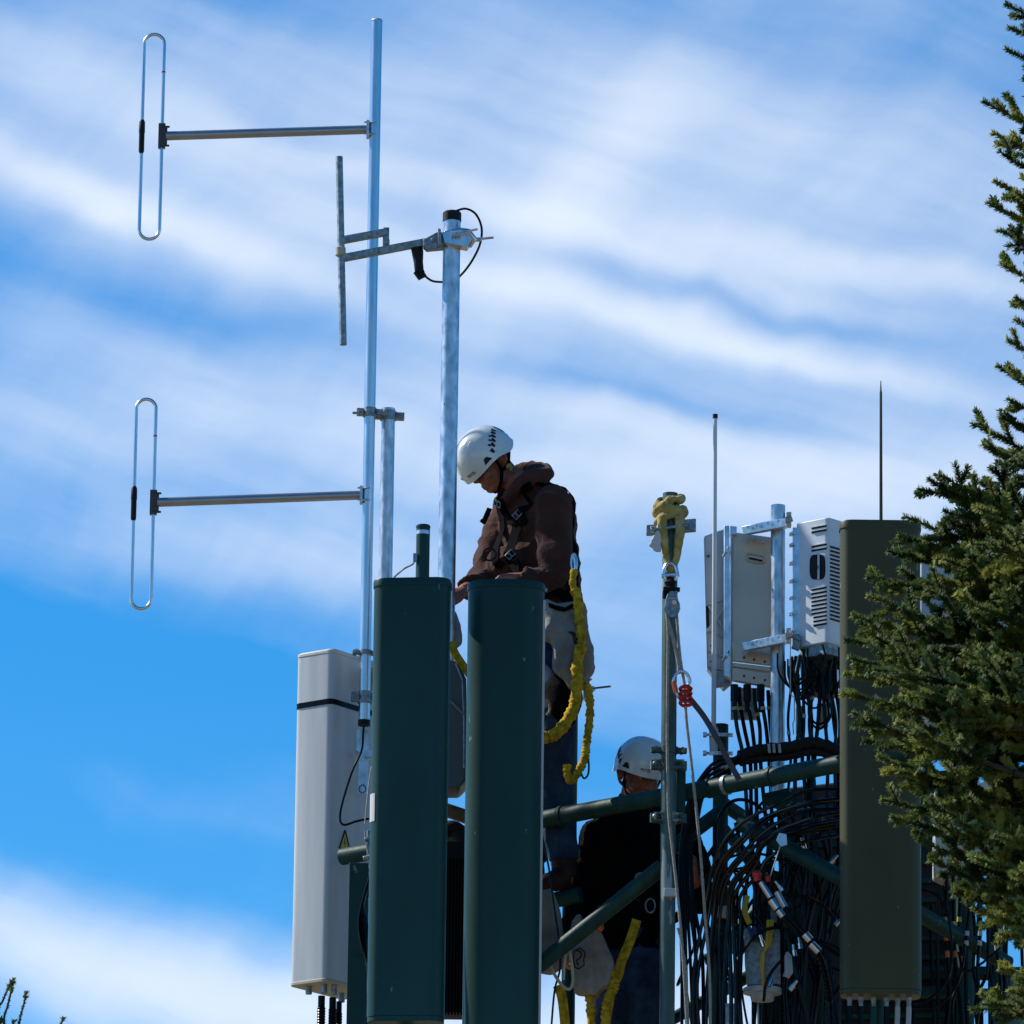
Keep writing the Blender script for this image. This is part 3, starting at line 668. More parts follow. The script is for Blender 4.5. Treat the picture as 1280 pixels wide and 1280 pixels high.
# silver mounting plate
t = thing('mounting_plate', 'brushed metal mounting plate with slotted handle in front of the grey radio', 'plate', P(940, 865, 28.98))
mb = MB(); mb.slabpoly(qz([(916, 665), (968, 672), (968, 818), (916, 812)], 28.98), (0, 1, 0), .012); mb.build('sheet', G['steel'], t, bevel=.002)
mb = MB(); mb.slabpoly(qz([(905, 657), (914, 657), (914, 848), (905, 844)], 28.95), (0, 1, 0), .06); mb.slabpoly(qz([(912, 657), (921, 658), (921, 668), (914, 668), (914, 848), (912, 848)], 28.94), (0, 1, 0), .05)
mb.build('left_flange', G['bracket'], t, bevel=.003)
mb = MB(); mb.slabpoly(qz([(914, 800), (922, 806), (967, 818), (967, 832), (916, 826)], 28.955), (0, 1, 0), .02); mb.slabpoly(qz([(915, 834), (967, 842), (967, 859), (915, 850)], 28.95), (0, 1, 0), .03); mb.slabpoly(qz([(916, 828), (967, 834), (967, 840), (916, 833)], 28.945), (0, 1, 0), .03)
mb.build('lower_channel', G['steel'], t, bevel=.002)
mb = MB(); mb.tube(smoothpath([P(937, 695, 28.975), P(952, 699, 28.975)], 2), 5.5*U, 14)
ring = [P(944.5+math.copysign(abs(math.cos(a))**.45*11.5, math.cos(a)), 698+math.copysign(abs(math.cos(a))**.45, math.cos(a))*1.8-math.copysign(abs(math.sin(a))**.7, math.sin(a))*5, 28.974) for a in [2*math.pi*(i+.5)/28 for i in range(28)]]
mb = MB(); mb.tube(ring, 1.1*U, 8, closed=True); mb.build('slot_rim', G['steel'], t)
mb = MB(); mb.slabpoly(qz([(936, 696.5), (953, 700), (953, 702), (936, 698.5)], 28.976), (0, -1, 0), .002)
for x, y in ((940.5, 674), (953.5, 677)): pass
for y0_, dx in ((822, 0), (845, 0)):
    for x in (930, 942.5, 956): c = P(x, y0_+(x-930)*.2, 28.952 if y0_ == 822 else 28.947); mb.cyl(c, c-Vector((0, .006, 0)), .0045, n=10)
mb.build('hole', G['slot'], t)
mb = MB()
for x, y in ((940.5, 674), (953.5, 677)): c = P(x, y, 28.98); MB().cyl(c, c-Vector((0, .01, 0)), .009, n=8).build('bolt', G['alu'], t)
for y in (690, 820): c = P(908, y, 28.94); mb = MB(); mb.cyl(c, c-Vector((0, .03, 0)), .008, n=6); mb.cyl(c+Vector((-.015, 0, -.02)), c+Vector((.01, -.02, .02)), .006, n=6); mb.build('bolt', G['alu'], t)
# steel pipe between the units
sp_, sa, sb, sr_ = pole('mounting_pipe', 'galvanised pipe standing between the metal plate and louvred unit', 972.5, 632, 1000, 28.88, 18, G['galv'], 'pipe')
for lb, y in (('upper pale bracket arm joining metal plate to the galvanised pipe', 660), ('lower pale bracket arm joining metal plate to the galvanised pipe', 805)):
    t = thing('bracket_arm', lb, 'bracket', P(955, y+5, 28.85), 'bracket arms on the galvanised pipe')
    mb = MB(); mb.slabpoly([P(927, y-2, 28.86), P(982, y-13, 28.76), P(982, y-2, 28.76), P(930, y+8, 28.86)], (.1, 1, 0), .012); mb.slabpoly([P(930, y+7, 28.86), P(982, y-3, 28.76), P(984, y+1, 28.86), P(935, y+9, 28.95)], (0, 0, 1), .006); mb.build('channel', G['bracket'], t, bevel=.002)
    for x in (935, 946, 960, 973): c = P(x, y+1-(x-927)*.2, 28.845-(x-927)*.0018); MB().cyl(c, c-Vector((0, .012, 0)), .006, n=6).build('bolt', G['alu'], t)
    mb = MB(); mb.cyl(P(978, y-8, 28.86), P(990, y-12, 28.86), .014, n=8); mb.box(P(986, y-10, 28.88), (.02, .04, .06)); mb.build('clamp_jaw', G['steel'], t)
# louvred white unit
t = thing('radio_unit', 'white radio unit with louvred side and dark oval handle window', 'radio unit', P(1030, 806, 28.85))
N1 = P(1035, 646, 28.70); l1 = Vector((-40*U, 32*U)); r1 = Vector((44*U, 46*U)); O2 = Vector((N1.x, N1.y))
prof = roundpoly([O2, O2+r1, O2+r1+l1*1.0, O2+l1], [.02, .015, .015, .02])
zt, zb = N1.z, zat(N1.x, N1.y, 803)
MB().prism(prof, zb, zt).build('housing', G['unitwhite'], t, smooth=25, bevel=.006)
ul = Vector((l1.x, l1.y, 0)).normalized(); ur = Vector((r1.x, r1.y, 0)).normalized(); nL = Vector((-ul.y, ul.x, 0)); nL = -nL if nL.y > 0 else nL; nR = Vector((ur.y, -ur.x, 0)); O3 = Vector((O2.x, O2.y, 0))
def fz(d, dirv, py, nrm, off=0): q = O3+dirv*d+nrm*off; q.z = zat(q.x, q.y, py); return q
slots = {k_: MB() for k_ in range(4)}; lips = {k_: MB() for k_ in range(4)}
def slot(dirv, nrm, d0, d1, py, h=2.6):
    fk = 0 if nrm is nR else (1 if py < 670 else 2 if py < 700 else 3)
    a = fz(d0, dirv, py, nrm, .0006); b = fz(d1, dirv, py, nrm, .0006); b.z = a.z
    slots[fk].slabpoly([a, b, b-Vector((0, 0, h*U)), a-Vector((0, 0, h*U))], nrm, .0008)
    lips[fk].slabpoly([a+Vector((0, 0, .001)), b+Vector((0, 0, .001)), b+Vector((0, 0, -.0012))+nrm*.0, a+Vector((0, 0, -.0012))], nrm, .007)
for i in range(19):
    slot(ur, nR, .012, .115, 682+i*5.0)
    y = 682+i*5.0
for y in (656, 661, 679, 684, 733, 738, 743, 748, 753, 758, 763, 768, 773, 778): slot(ul, nL, .006, .085 if y < 765 else .075, y)
for fk in range(4): slots[fk].build('louvre_slot', G['slot'], t, smooth=0); lips[fk].build('louvre', G['unitwhite'], t, smooth=0)
mb = MB(); ring = []
for i in range(24):
    a = 2*math.pi*i/24; cx = math.copysign(abs(math.cos(a))**.5, math.cos(a)); sy = math.copysign(abs(math.sin(a))**.6, math.sin(a))
    q = fz(.052+cx*.044, ul, 709, nL, .001); q.z += sy*17*U; ring.append(q)
mb.slabpoly(ring, nL, .0015); mb.build('handle_window', G['slot'], t, smooth=0)
mb = MB(); a = fz(.045, ul, 694, nL, .006); b = fz(.045, ul, 724, nL, .006); mb.beam(a, b, .012, .008); mb.tube(ring, .003, 6, closed=True); mb.build('handle_bar', G['unitwhite'], t)
mb = MB(); a = fz(.045, ul, 707, nL, .011); mb.beam(a, a-Vector((0, 0, .015)), .012, .004); mb.build('green_mark', G['greentape'], t)
# hinged flange at its left
mb = MB(); q0 = fz(.165, ul, 660, nL, .0); q1 = fz(.165, ul, 800, nL, .0); mb.beam(q0, q1, .02, .03)
for y in (668, 682, 705, 727, 748, 768, 790): a = fz(.168, ul, y, nL, .0); mb.box(a+Vector((-.012, 0, 0)), (.03, .03, .01)); mb.cyl(a+Vector((-.02, -.02, 0)), a+Vector((-.005, -.02, 0)), .007, n=6)
mb.build('side_flange', G['bracket'], t, bevel=.001)
mb = MB(); mb.prism(grow(prof, -.012), zb-.045, zb+.001); mb.build('base', G['galvd'], t)
mb = MB(); mb.box(P(995, 802, 28.78), (.03, .03, .06)); mb.cyl(P(990, 795, 28.75), P(1000, 800, 28.75), .008, n=6); mb.cyl(P(990, 808, 28.75), P(999, 812, 28.75), .009, n=6); mb.build('clamp', G['galvd'], t)
t['label'] = 'white radio unit with louvred side and dark handle window'
t = thing('wire_stay', 'thin pale folded wire hanging below the louvred unit', 'wire', P(990, 930, 28.7))
MB().tube(pp([(988, 800), (988, 868), (993, 872), (993, 900), (991, 905), (992, 918)], 28.68), .8*U, 6).build('wire', G['wire'], t)
# grey unit behind panels in the gap
mb = MB(); mb.slabpoly(qz([(548, 820), (572, 826), (583, 848), (583, 975), (573, 985), (548, 985)], 28.8), (0, 1, 0), .2)
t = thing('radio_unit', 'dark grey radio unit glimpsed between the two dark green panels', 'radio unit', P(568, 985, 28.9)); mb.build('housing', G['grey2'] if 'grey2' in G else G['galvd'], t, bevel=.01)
mb = MB(); mb.tube(pp([(570, 830), (578, 850), (580, 900), (580, 960)], 28.79), 1.2*U, 6); mb.tube(pp([(562, 875), (580, 893)], 28.79), 1.4*U, 6); mb.build('ridge', G['galvd'], t)
mb = MB()
for x in range(556, 584, 4): mb.box(P(x, 1170, 28.75), (1.4*U, .12, 200*U))
mb.box(P(570, 1170, 28.85), (40*U, .1, 206*U)); mb.box(P(570, 1066, 28.8), (40*U, .1, 22*U))
tag(mb.build('heat_sink', G['blackm']), 'black finned heat sink low between the two dark green panels', 'equipment box')
m2 = MB().tube(smoothpath(pp([(545, 1008), (562, 1014), (585, 1022), (600, 1030)], 28.95), 6), 9*U, 14)
tag(m2.build('leather_roll', G['leather']), 'brown leather roll seen in the gap between the two dark green panels', 'roll')
tag(MB().tube(smoothpath(pp([(548, 1042), (566, 1036), (578, 1046), (590, 1056)], 28.9), 6), 11*U, 14).build('black_hose', G['blackm']), 'fat black hose in the gap below the brown roll', 'hose')
# white box behind the spruce
t = thing('radio_unit', 'white box shaped radio unit half hidden behind the lower spruce boughs', 'radio unit', P(1200, 1095, 28.9))
mb = MB(); mb.slabpoly(qz([(1169, 985), (1240, 975), (1240, 1085), (1180, 1098), (1168, 1092)], 28.8), (0, 1, 0), .15); mb.build('housing', G['white'], t, bevel=.008)
mb = MB(); mb.box(P(1195, 1100, 28.9), (30*U, .08, 12*U)); mb.box(P(1229, 1118, 28.9), (24*U, .08, 12*U)); mb.build('base', G['galvd'], t, bevel=.003)
t = thing('radio_unit', 'pale grey radio unit hidden in the middle of the spruce', 'radio unit', P(1220, 900, 28.9))
mb = MB(); mb.slabpoly(qz([(1150, 700), (1260, 690), (1260, 900), (1165, 905), (1150, 890)], 28.9), (0, 1, 0), .15); mb.build('housing', G['grey'], t, bevel=.008)
mb = MB(); mb.beam(P(1170, 760, 28.88), P(1250, 750, 28.88), .02, .02); mb.beam(P(1170, 860, 28.88), P(1250, 850, 28.88), .02, .02); mb.build('rib', G['grey'], t)
mb = MB(); mb.slabpoly(qz([(1262, 1215), (1295, 1200), (1295, 1300), (1255, 1300), (1253, 1262)], 28.6), (0, 1, 0), .08)
tag(mb.build('side_panel', G['palegreen'], bevel=.01), 'pale green panel corner at the bottom right', 'panel antenna')
# equipment under the cables
t = thing('surge_arrestor', 'dark grey canister with blue and yellow leads near the bottom', 'equipment', P(953, 1250, 28.7))
mb = MB(); mb.slabpoly(qz([(931, 1160), (975, 1158), (976, 1230), (935, 1232), (932, 1200)], 28.7), (0, 1, 0), .1); mb.build('housing', G['galvd'], t, bevel=.004)
a = P(953, 1236, 28.74); mb = MB(); mb.tube([a, a-Vector((0, 0, .02)), a-Vector((0, 0, .021)), a-Vector((0, 0, .05))], [24*U, 24*U, 16*U, 14*U], 20); mb.build('base', G['grey'], t)
mb = MB()
for i in range(5): mb.tube(smoothpath(pp([(936+i*6, 1158), (938+i*6, 1165), (942+i*5, 1176)], 28.68), 4), 2.4*U, 8)
mb.build('blue_lead', mat('blue_lead', (.01, .05, .16), .5), t)
mb = MB()
for i in range(3): mb.tube(smoothpath(pp([(966-i*3, 1150), (962-i*2, 1180), (952+i, 1195), (954, 1232)], 28.67-.01*i), 5), 1.7*U, 8)
mb.tube(smoothpath(pp([(934, 1120), (931, 1138), (937, 1155)], 28.67), 5), 3.5*U, 8)
mb.build('yellow_lead', G['yellowtape'], t)
t = thing('cable_boot', 'pale tapered connector boot hanging among the cables', 'connector', P(984, 1222, 28.5))
MB().tube(pp([(984, 1190), (985, 1195), (986, 1215), (982, 1222)], 28.5), [1.5*U, 4.5*U, 5.5*U, 4*U], 12).build('boot', G['tape'], t); MB().tube(pp([(982, 1222), (980, 1240), (984, 1300)], 28.5), [4*U, 3*U, 3*U], 10).build('tail', G['black'], t)
# ================================================================== cables
def cable(pts, w, label, group, Y=28.6, m='black', name='coax_cable', bands=None, k=7, cat='cable', n=10):
    sp = smoothpath(pp(pts, Y), k)
    if not bands: return tag(MB().tube(sp, w*U/2, n).build(name, G[m]), label, cat, group)
    t = thing(name, label, cat, sp[-1], group); MB().tube(sp, w*U/2, n).build('sheath', G[m], t)
    for (py, h, bm) in bands:
        # locate
        best = min(range(len(sp)-1), key=lambda i: abs(proj(sp[i])[1]-py)); a = sp[best]; d = (sp[best+1]-sp[best]).normalized()
        MB().tube([a, a+d*h*U], w*U/2*1.3, n).build('tape_band', G[bm], t)
    return t
rnd = random.Random(3)
def J(s): return rnd.uniform(-s, s)
g1 = 'black cables arching left from behind the olive panel'
for i in range(9):
    o = i*7+J(5); r_ = 1-i*.07
    cable([(1062, 988+o*.9, -10), (1010+J(8), 992+o+J(4), -20), (962+J(6), 1010+o+J(3), -20+J(8)), (922+i*3+J(5), 1040+o*.9, -15), (893+i*4, 1080+o*.7, 0), (877+i*6+J(3), 1150+J(8), 10), (868+i*7+J(4), 1230, 10), (866+i*8+J(5), 1320, 10)], 4.4+J(.8), 'black cable arching left from behind the olive panel', g1, 28.42+.02*i, 'blackgloss')
g2 = 'black cables arching down beside the rope pole'
for i in range(7):
    o = i*4.5+J(3)
    cable([(925-i*2, 948+i*3), (900+J(2), 952+o), (880+J(2), 966+o), (862+i*1.5, 1000+o), (852+i*2, 1050), (849+i*3+J(2), 1120), (852+i*4+J(3), 1200), (856+i*4+J(4), 1320)], 4.3+J(.7), 'black cable arching down just right of the rope pole', g2, 28.55+.02*i)
g3 = 'black cables dropping from the metal plate'
for i, x in enumerate((917, 924, 934, 943, 952, 960, 967)):
    x2 = x+(14-i*1.5)+J(2)
    cable([(x, 858+i), (x+1, 880), (x+5+J(2), 910), (x2, 950), (x2+3+J(3), 1010), (x2+5+J(5), 1060), (x2+J(12), 1150), (x2+J(14), 1320)], 5.2, 'dark cable dropping from the metal mounting plate', g3, 28.95+J(.04),
          'black' if i % 3 else 'greencable', bands=[(868+J(3), 0, 'black')][:0] or [(888+J(6), 4, 'yellowtape' if i % 2 else 'tape')])
for i, x in enumerate((918, 934, 951)):
    a, b = vert(x, 856, 890, 28.93); tag(MB().tube([a, a+(b-a)*.6, a+(b-a)*.62, b], [5*U, 5*U, 3.5*U, 3*U], 12).build('cable_connector', G['blackm']), 'black connector plugged under the metal mounting plate', 'connector', 'connectors under the metal plate')
g4 = 'dark cables hanging below the louvred unit'
for i in range(13):
    x = 990+i*5; x2 = x+J(10)
    cable([(x, 815+J(8)), (x+J(4), 850), (x2, 900), (x2+J(6), 950), (x2+J(8), 1010), (x2+J(15), 1080), (x2+J(20), 1160), (x2+J(25), 1320)], 4.6+J(1.2), 'dark cable hanging below the louvred white unit', g4, 28.8+J(.1), ['black', 'black', 'greencable', 'black'][i % 4], bands=[(890+J(30), 5, 'tape')] if i % 3 == 0 else None)
g5 = 'thin black loops tangled below the louvred unit'
for i in range(12):
    cx, cy = 1012+J(26), 865+J(35); r1_ = 14+J(7)
    cable([(cx-r1_, cy-20), (cx-r1_*.9, cy+5), (cx, cy+r1_*1.2), (cx+r1_, cy+J(10)), (cx+r1_*.6, cy-25)], 2.6+J(.5), 'thin black cable looping below the louvred white unit', g5, 28.72+J(.06), n=8)
# fat taped hose bundle
t = thing('cable_bundle', 'fat black taped bundle lying above the green horizontal pipe', 'cable bundle', P(980, 950, 28.7))
for k_, (dy, rad) in enumerate(((0, 7), (11, 5.5), (5, 5))):
    MB().tube(smoothpath(pp([(905, 958+dy*.3), (925, 945+dy*.7), (950, 937+dy), (985, 934+dy), (1015, 928+dy), (1040, 934+dy), (1062, 945+dy)], 28.62+.02*k_), 8), [((.45 if (i < 8 or i > 44) else 1)*rad*(1+.1*math.sin(i*1.7)))*U for i in range(49)], 14).build('hose', G['blackm'], t)
for x in (961, 967, 974): MB().tube(pp([(x, 930), (x+1, 941)], 28.60), [2*U, 2*U], 8).build('tape_band', G['tape'], t)
for x in (903, 908): MB().tube([P(x-2, 955, 28.58), P(x+1, 960, 28.58)], 3.5*U, 10).build('tape_band', G['tape'], t)
# chunky connectors and chained black cable
t = thing('jumper_cable', 'glossy black jumper cable with silver connectors running down right', 'cable', P(1035, 1280, 28.3))
pts_ = smoothpath(pp([(950, 1100), (962, 1120), (975, 1142), (992, 1160), (1008, 1176), (1024, 1195), (1033, 1225), (1037, 1255), (1040, 1330)], 28.28), 10)
MB().tube(pts_, [(4.2 if i < 34 else (5.2 if i % 2 else 3.6))*U for i in range(len(pts_))], 12).build('sheath', G['black'], t)
for (a, b, r_) in (((951, 1103), (963, 1122), 4.2), ((964, 1125), (972, 1136), 5.6), ((973, 1138), (979, 1146), 4.6), ((1006, 1168), (1013, 1176), 5.5), ((1014, 1180), (1024, 1190), 5.2)):
    MB().tube([P(*a, 28.27), P(*b, 28.27)], r_*U, 14).build('connector', G['chrome'] if 'chrome' in G else G['alu'], t)
t = thing('jumper_cable', 'second jumper cable with one silver connector beside the glossy jumper', 'cable', P(1040, 1250, 28.35))
MB().tube(smoothpath(pp([(968, 1108), (978, 1128), (990, 1148), (1010, 1170), (1052, 1196)], 28.34), 8), 2.8*U, 10).build('sheath', G['black'], t); MB().tube([P(971, 1115, 28.33), P(981, 1134, 28.33)], 4*U, 12).build('connector', G['alu'], t)
for (x, y, r_, lb) in ((946, 1093, 6, 'larger red cap left of the two red caps'), (960, 1097, 3.5, 'smaller red cap at the end of a thin stay wire')):
    mb = MB(); mb.ball(P(x, y, 28.26), r_*U); mb.cyl(P(x, y, 28.26), P(x+1, y+r_*1.4, 28.26), r_*.8*U, n=12); tag(mb.build('red_cap', G['red']), lb, 'cap')
tag(MB().tube([P(975, 1058, 28.3), P(963, 1095, 28.26)], .9*U, 6).build('stay_wire', G['wire']), 'thin pale wire from the shiny plate down to the small red cap', 'wire')
g6 = 'black cables hanging in the dark cluster at the bottom'
for i in range(24):
    x = 866+i*8+J(4); y = 1060+J(50)+(35 if x < 920 else 0)
    cable([(x+J(20), y), (x+J(16), y+40), (x+J(26), y+90), (x+J(22), 1230), (x+J(12), 1330)], 4.8+J(1.8), 'black cable hanging in the dark cluster left of the olive panel', g6, 28.7+rnd.random()*.7)
t = thing('dark_filler', 'dark added cabinet behind the cable cluster', 'filler', P(1010, 1330, 29.6))  # dark box added to blacken the gaps between the cables
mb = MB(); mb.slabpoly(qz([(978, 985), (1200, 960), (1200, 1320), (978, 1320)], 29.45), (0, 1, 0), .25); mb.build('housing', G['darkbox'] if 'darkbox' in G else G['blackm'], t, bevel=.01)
mb = MB()
for y in range(1010, 1300, 24): mb.beam(P(985, y, 29.43), P(1195, y-6, 29.43), .02, .02)
mb.build('rib', G['green'], t)
t = thing('dark_filler', 'second dark added cabinet low behind the hanging cables', 'filler', P(990, 1330, 29.35))  # another added box, so the lower cable gaps read black
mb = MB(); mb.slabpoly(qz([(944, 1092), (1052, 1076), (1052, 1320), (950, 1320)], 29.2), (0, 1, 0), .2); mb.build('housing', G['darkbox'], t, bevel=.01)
mb = MB(); mb.box(P(970, 1140, 29.18), (.05, .02, .09)); mb.build('latch', G['galvd'], t, bevel=.003)
t = thing('filler_block', 'black filler block with plugs, added under the louvred unit', 'connector', P(1026, 870, 28.95))  # dark block added to fill the black space under the unit
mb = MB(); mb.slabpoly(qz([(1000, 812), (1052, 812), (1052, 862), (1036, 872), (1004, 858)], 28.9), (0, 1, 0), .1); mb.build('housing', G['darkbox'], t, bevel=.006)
for x in (1006, 1016, 1026, 1037, 1046): MB().tube([P(x, 838, 28.84), P(x, 856, 28.84), P(x, 857, 28.84), P(x, 872, 28.84)], [4.5*U, 4.5*U, 3.2*U, 3*U], 10).build('plug', G['blackm'] if x != 1046 else G['alu'], t)
for i in range(16):
    cx, cy = 935+rnd.random()*110, 1060+rnd.random()*190; a_, b_ = 22+rnd.random()*34, 26+rnd.random()*50; ph = rnd.uniform(-.5, .5)
    cable([(cx+a_*math.cos(q_+ph), cy+b_*math.sin(q_)) for q_ in [2.6+i2*.62 for i2 in range(8)]], 3.6+J(1), 'black cable loop tangled left of the olive panel', 'tangled cable loops left of the olive panel', 28.5+rnd.random()*.4, n=9)
for i in range(9):
    x, y = 945+rnd.random()*100, 1010+rnd.random()*240; a_ = rnd.uniform(-.8, .8); q_ = P(x, y, 28.44+rnd.random()*.1); d_ = Vector((math.sin(a_), 0, math.cos(a_)))
    tag(MB().tube([q_, q_+d_*.025, q_+d_*.026, q_+d_*.05], [.011, .011, .008, .007], 10).build('coax_connector', G['chrome']), 'small silver connector glinting among the dark cables', 'connector', 'silver connectors among the dark cables')
# short pieces of kit in the dark cluster
kit = [((935, 1035), 16, 26, 'galvd'), ((905, 1140), 18, 14, 'grey'), ((1000, 1010), 14, 12, 'galvd'), ((1028, 895), 14, 30, 'cream'), ((1000, 900), 10, 34, 'cream'), ((1010, 1010), 12, 10, 'alu'), ((982, 998), 12, 22, 'galvd'), ((870, 1215), 10, 12, 'galvd'), ((912, 1268), 16, 26, 'bracket'), ((930, 880), 34, 40, 'galvd')]
kl = ['small dull box under the long pipe', 'small grey clamp block left of the lead canister', 'small dull fitting right of the gusset plate', 'cream perforated plate right below the louvred unit', 'cream narrow plate below the louvred unit', 'small shiny fitting on the pipe below the bundle', 'galvanised angle fitting just below the long pipe', 'small dull clamp low beside the ropes', 'shiny square bracket at the bottom edge', 'dull backing plate behind the connectors under the metal plate']
for ((x, y), w, h, m), lb in zip(kit, kl):
    c = P(x, y, 28.85 if m != 'galvd' or w < 30 else 29.15); mb = MB(); mb.box(c, (w*U, .04, h*U)); mb.box(c+Vector((0, -.022, h*U*.25)), (w*U*.5, .012, h*U*.2)); mb.cyl(c+Vector((0, -.02, -h*U*.2)), c+Vector((0, -.035, -h*U*.2)), .007, n=6)
    tag(mb.build('fitting', G[m], bevel=.003), lb, 'fitting')
# right of the olive panel
g7 = 'banded cables hanging below the white box behind the spruce'
for i in range(8):
    x = 1183+i*9+J(2)
    bands = [(1150+J(3), 6, 'yellowtape'), (1168+J(3), 6, 'orangetape'), (1192+J(4), 8, 'orangetape')] if i < 3 else [(1170+J(8), 6, 'tape'), (1182+J(6), 6, 'tape')] if i in (3, 5, 7) else None
    cable([(x, 1095), (x+J(2), 1130), (x+J(3), 1170), (x+J(5), 1215), (x+J(14)-4, 1260), (x+J(16), 1330)], 4.6, 'black cable with coloured tape bands, right of the olive panel' if bands and i < 3 else 'black cable hanging right of the olive panel', g7 if bands and i < 3 else 'plain cables right of the olive panel', 28.75+J(.05), bands=bands)
g8 = 'thin cables looping round the foot of the olive panel'
for pts_ in ([(1148, 1114), (1160, 1113), (1176, 1124), (1186, 1150), (1190, 1190), (1184, 1225), (1160, 1250), (1140, 1254)], [(1140, 1260), (1170, 1258), (1192, 1238), (1203, 1210), (1206, 1180)], [(1198, 1190), (1206, 1214), (1226, 1205), (1250, 1185)]):
    cable(pts_, 3.2, 'thin glossy black cable looping by the foot of the olive panel', g8, 28.55)
for i in range(14):
    x = 1152+i*9.5+J(4)
    cable([(x, 1080+J(60)), (x+J(10), 1180), (x+J(14), 1330)], 4.5, 'black cable in the dark gap between olive panel and frame edge', 'cables in the dark gap right of the olive panel', 29.2+J(.15))
# left: loops behind panel A
for i in range(6):
    cable([(470, 1075+i*6), (458-i*.8, 1110+i*4), (449+i*1.8, 1150), (452+i*2, 1180+i*5), (462+J(2), 1215), (463+J(3), 1245), (458+J(4), 1320)], 3.6, 'black cable coiled at the left edge of the first green panel', 'cables coiled left of the first green panel', 28.55+.02*i)
cable([(455, 905), (454, 915), (452, 938), (440, 965), (429, 1000), (425, 1022), (430, 1031), (448, 1026), (475, 1021)], 3.0, 'thin black cable hanging in a loop from the aluminium mast foot', None, 29.55)
cable([(470, 950), (464, 960), (460, 990), (456, 1030)], 1.6, 'thin pale wire beside the pale grey panel, upper piece', None, 29.3, 'wire', 'wire')
cable([(456, 1038), (457, 1052), (461, 1070), (462, 1085)], 1.6, 'thin pale wire looped at the pipe end beside the pale grey panel', None, 29.2, 'wire', 'wire')
mb = MB(); mb.tube(pp([(462, 836), (464, 850), (463, 862)], 29.75), [6*U, 7*U, 6*U], 10); tag(mb.build('yellow_insulator', G['yellow']), 'yellow sleeve glimpsed between mast and first green panel', 'fitting')
# ================================================================== rope rigging on the pole
YS = 28.40
t = thing('sling', 'yellow fabric sling wrapped round the top of the rope pole', 'sling', P(838, 715, YS))
mb = MB(); c = Vector((ra.x, ra.y, zat(ra.x, ra.y, 637)))
for k_, (dz, rr_, th, tl) in enumerate(((.022, 14, 5, .5), (.006, 16, 5.2, -.6), (-.014, 17, 5, .25), (-.030, 16, 4.6, -.5))):
    ring = [c+Vector((math.cos(a)*rr_*U, math.sin(a)*rr_*U, dz+math.cos(a+k_)*tl*.05+.008*math.sin(3*a+k_))) for a in [2*math.pi*i/28 for i in range(28)]]
    mb.tube(ring, [(th+1.2*math.sin(i*1.3+k_))*U for i in range(28)], 12, closed=True)
m2 = remesh(mb, .0035, 1); m2 = wrinkle(m2, .0022, 45); m2.build('wrap', G['sling'], t, smooth=180)
mb = MB(); 
mb.tube(smoothpath(pp([(827, 646, -14), (829, 665, -18), (832, 690, -14), (836, 716, -14)], YS), 6), [7*U, 6.5*U, 6.3*U, 6.3*U, 6*U, 6*U, 6*U, 6*U, 6*U, 5.5*U, 5*U, 5*U, 4.5*U, 4.5*U, 4*U, 4*U, 4*U, 3.5*U, 3*U], 12)
mb.tube(smoothpath(pp([(849, 646, -14), (850, 668, -18), (846, 695, -14), (840, 716, -14)], YS), 6), [7*U, 6.5*U, 6.3*U, 6.3*U, 6*U, 6*U, 6*U, 6*U, 6*U, 5.5*U, 5*U, 5*U, 4.5*U, 4.5*U, 4*U, 4*U, 4*U, 3.5*U, 3*U], 12)
m2 = remesh(mb, .005, 2); m2 = wrinkle(m2, .003, 35, .3); m2.build('strand', G['sling'], t, smooth=180)
mb = MB(); mb.slabpoly([P(822, 655, YS-.07), P(828, 664, YS-.07), P(826, 690, YS-.07), P(818, 688, YS-.07), P(811, 680, YS-.07), P(818, 668, YS-.07)], (0, 1, 0), .02)
m2 = remesh(mb, .005, 4); wrinkle(m2, .004, 40).build('tag', G['whitecap'], t, smooth=180)
t = thing('pulley', 'grey pulley block with shackle hanging from the yellow sling', 'pulley', P(840, 765, YS-.06))
mb = MB(); ring = [P(838+8*math.cos(a), 716+12*math.sin(a), YS-.06) for a in [2*math.pi*i/18 for i in range(18)]]; mb.tube(ring, 2.6*U, 10, closed=True); mb.cyl(P(827, 720, YS-.06), P(849, 718, YS-.06), 3*U, n=10); mb.build('shackle', G['alu'], t)
mb = MB(); mb.tube(pp([(838, 722), (838, 728), (838, 734), (838, 740)], YS-.06), [3*U, 8*U, 5*U, 10*U], 14); mb.cyl(P(829, 736, YS-.08), P(850, 737, YS-.08), 3*U, n=8); mb.cyl(P(831, 740, YS-.06), P(831, 748, YS-.06), 3*U, n=8); mb.build('swivel', G['blackm'], t)
mb = MB()
for d in (-.025, .012): a = P(840, 755, YS-.07+d); mb.slabpoly([a+Vector((math.cos(q)*11*U*(1 if math.sin(q) < 0 else .75), 0, math.sin(q)*17*U)) for q in [2*math.pi*i/20 for i in range(20)]], (0, 1, 0), .006)
mb.build('cheek_plate', G['galvd'], t, bevel=.001)
MB().cyl(P(840, 757, YS-.088), P(840, 757, YS-.05), 10*U, n=24).build('wheel', G['grey'], t); MB().cyl(P(843, 753, YS-.105), P(843, 753, YS-.04), 3*U, n=10).build('axle', G['alu'], t)
Yr = YS-.08
def rope(pts, label, w=3.8, m='rope'):
    sp = smoothpath(pp(pts, Yr), 14); mb = MB(); n = 3
    rs = [(w/2*(1+.06*math.sin(i*2.1)))*U for i in range(len(sp))]
    mb.tube(sp, rs, 10); return tag(mb.build('rope', G[m]), label, 'rope')
rope([(833, 752), (835, 775), (842, 800), (848, 828), (849, 842)], 'short rope from the pulley down to the red carabiner', 5)
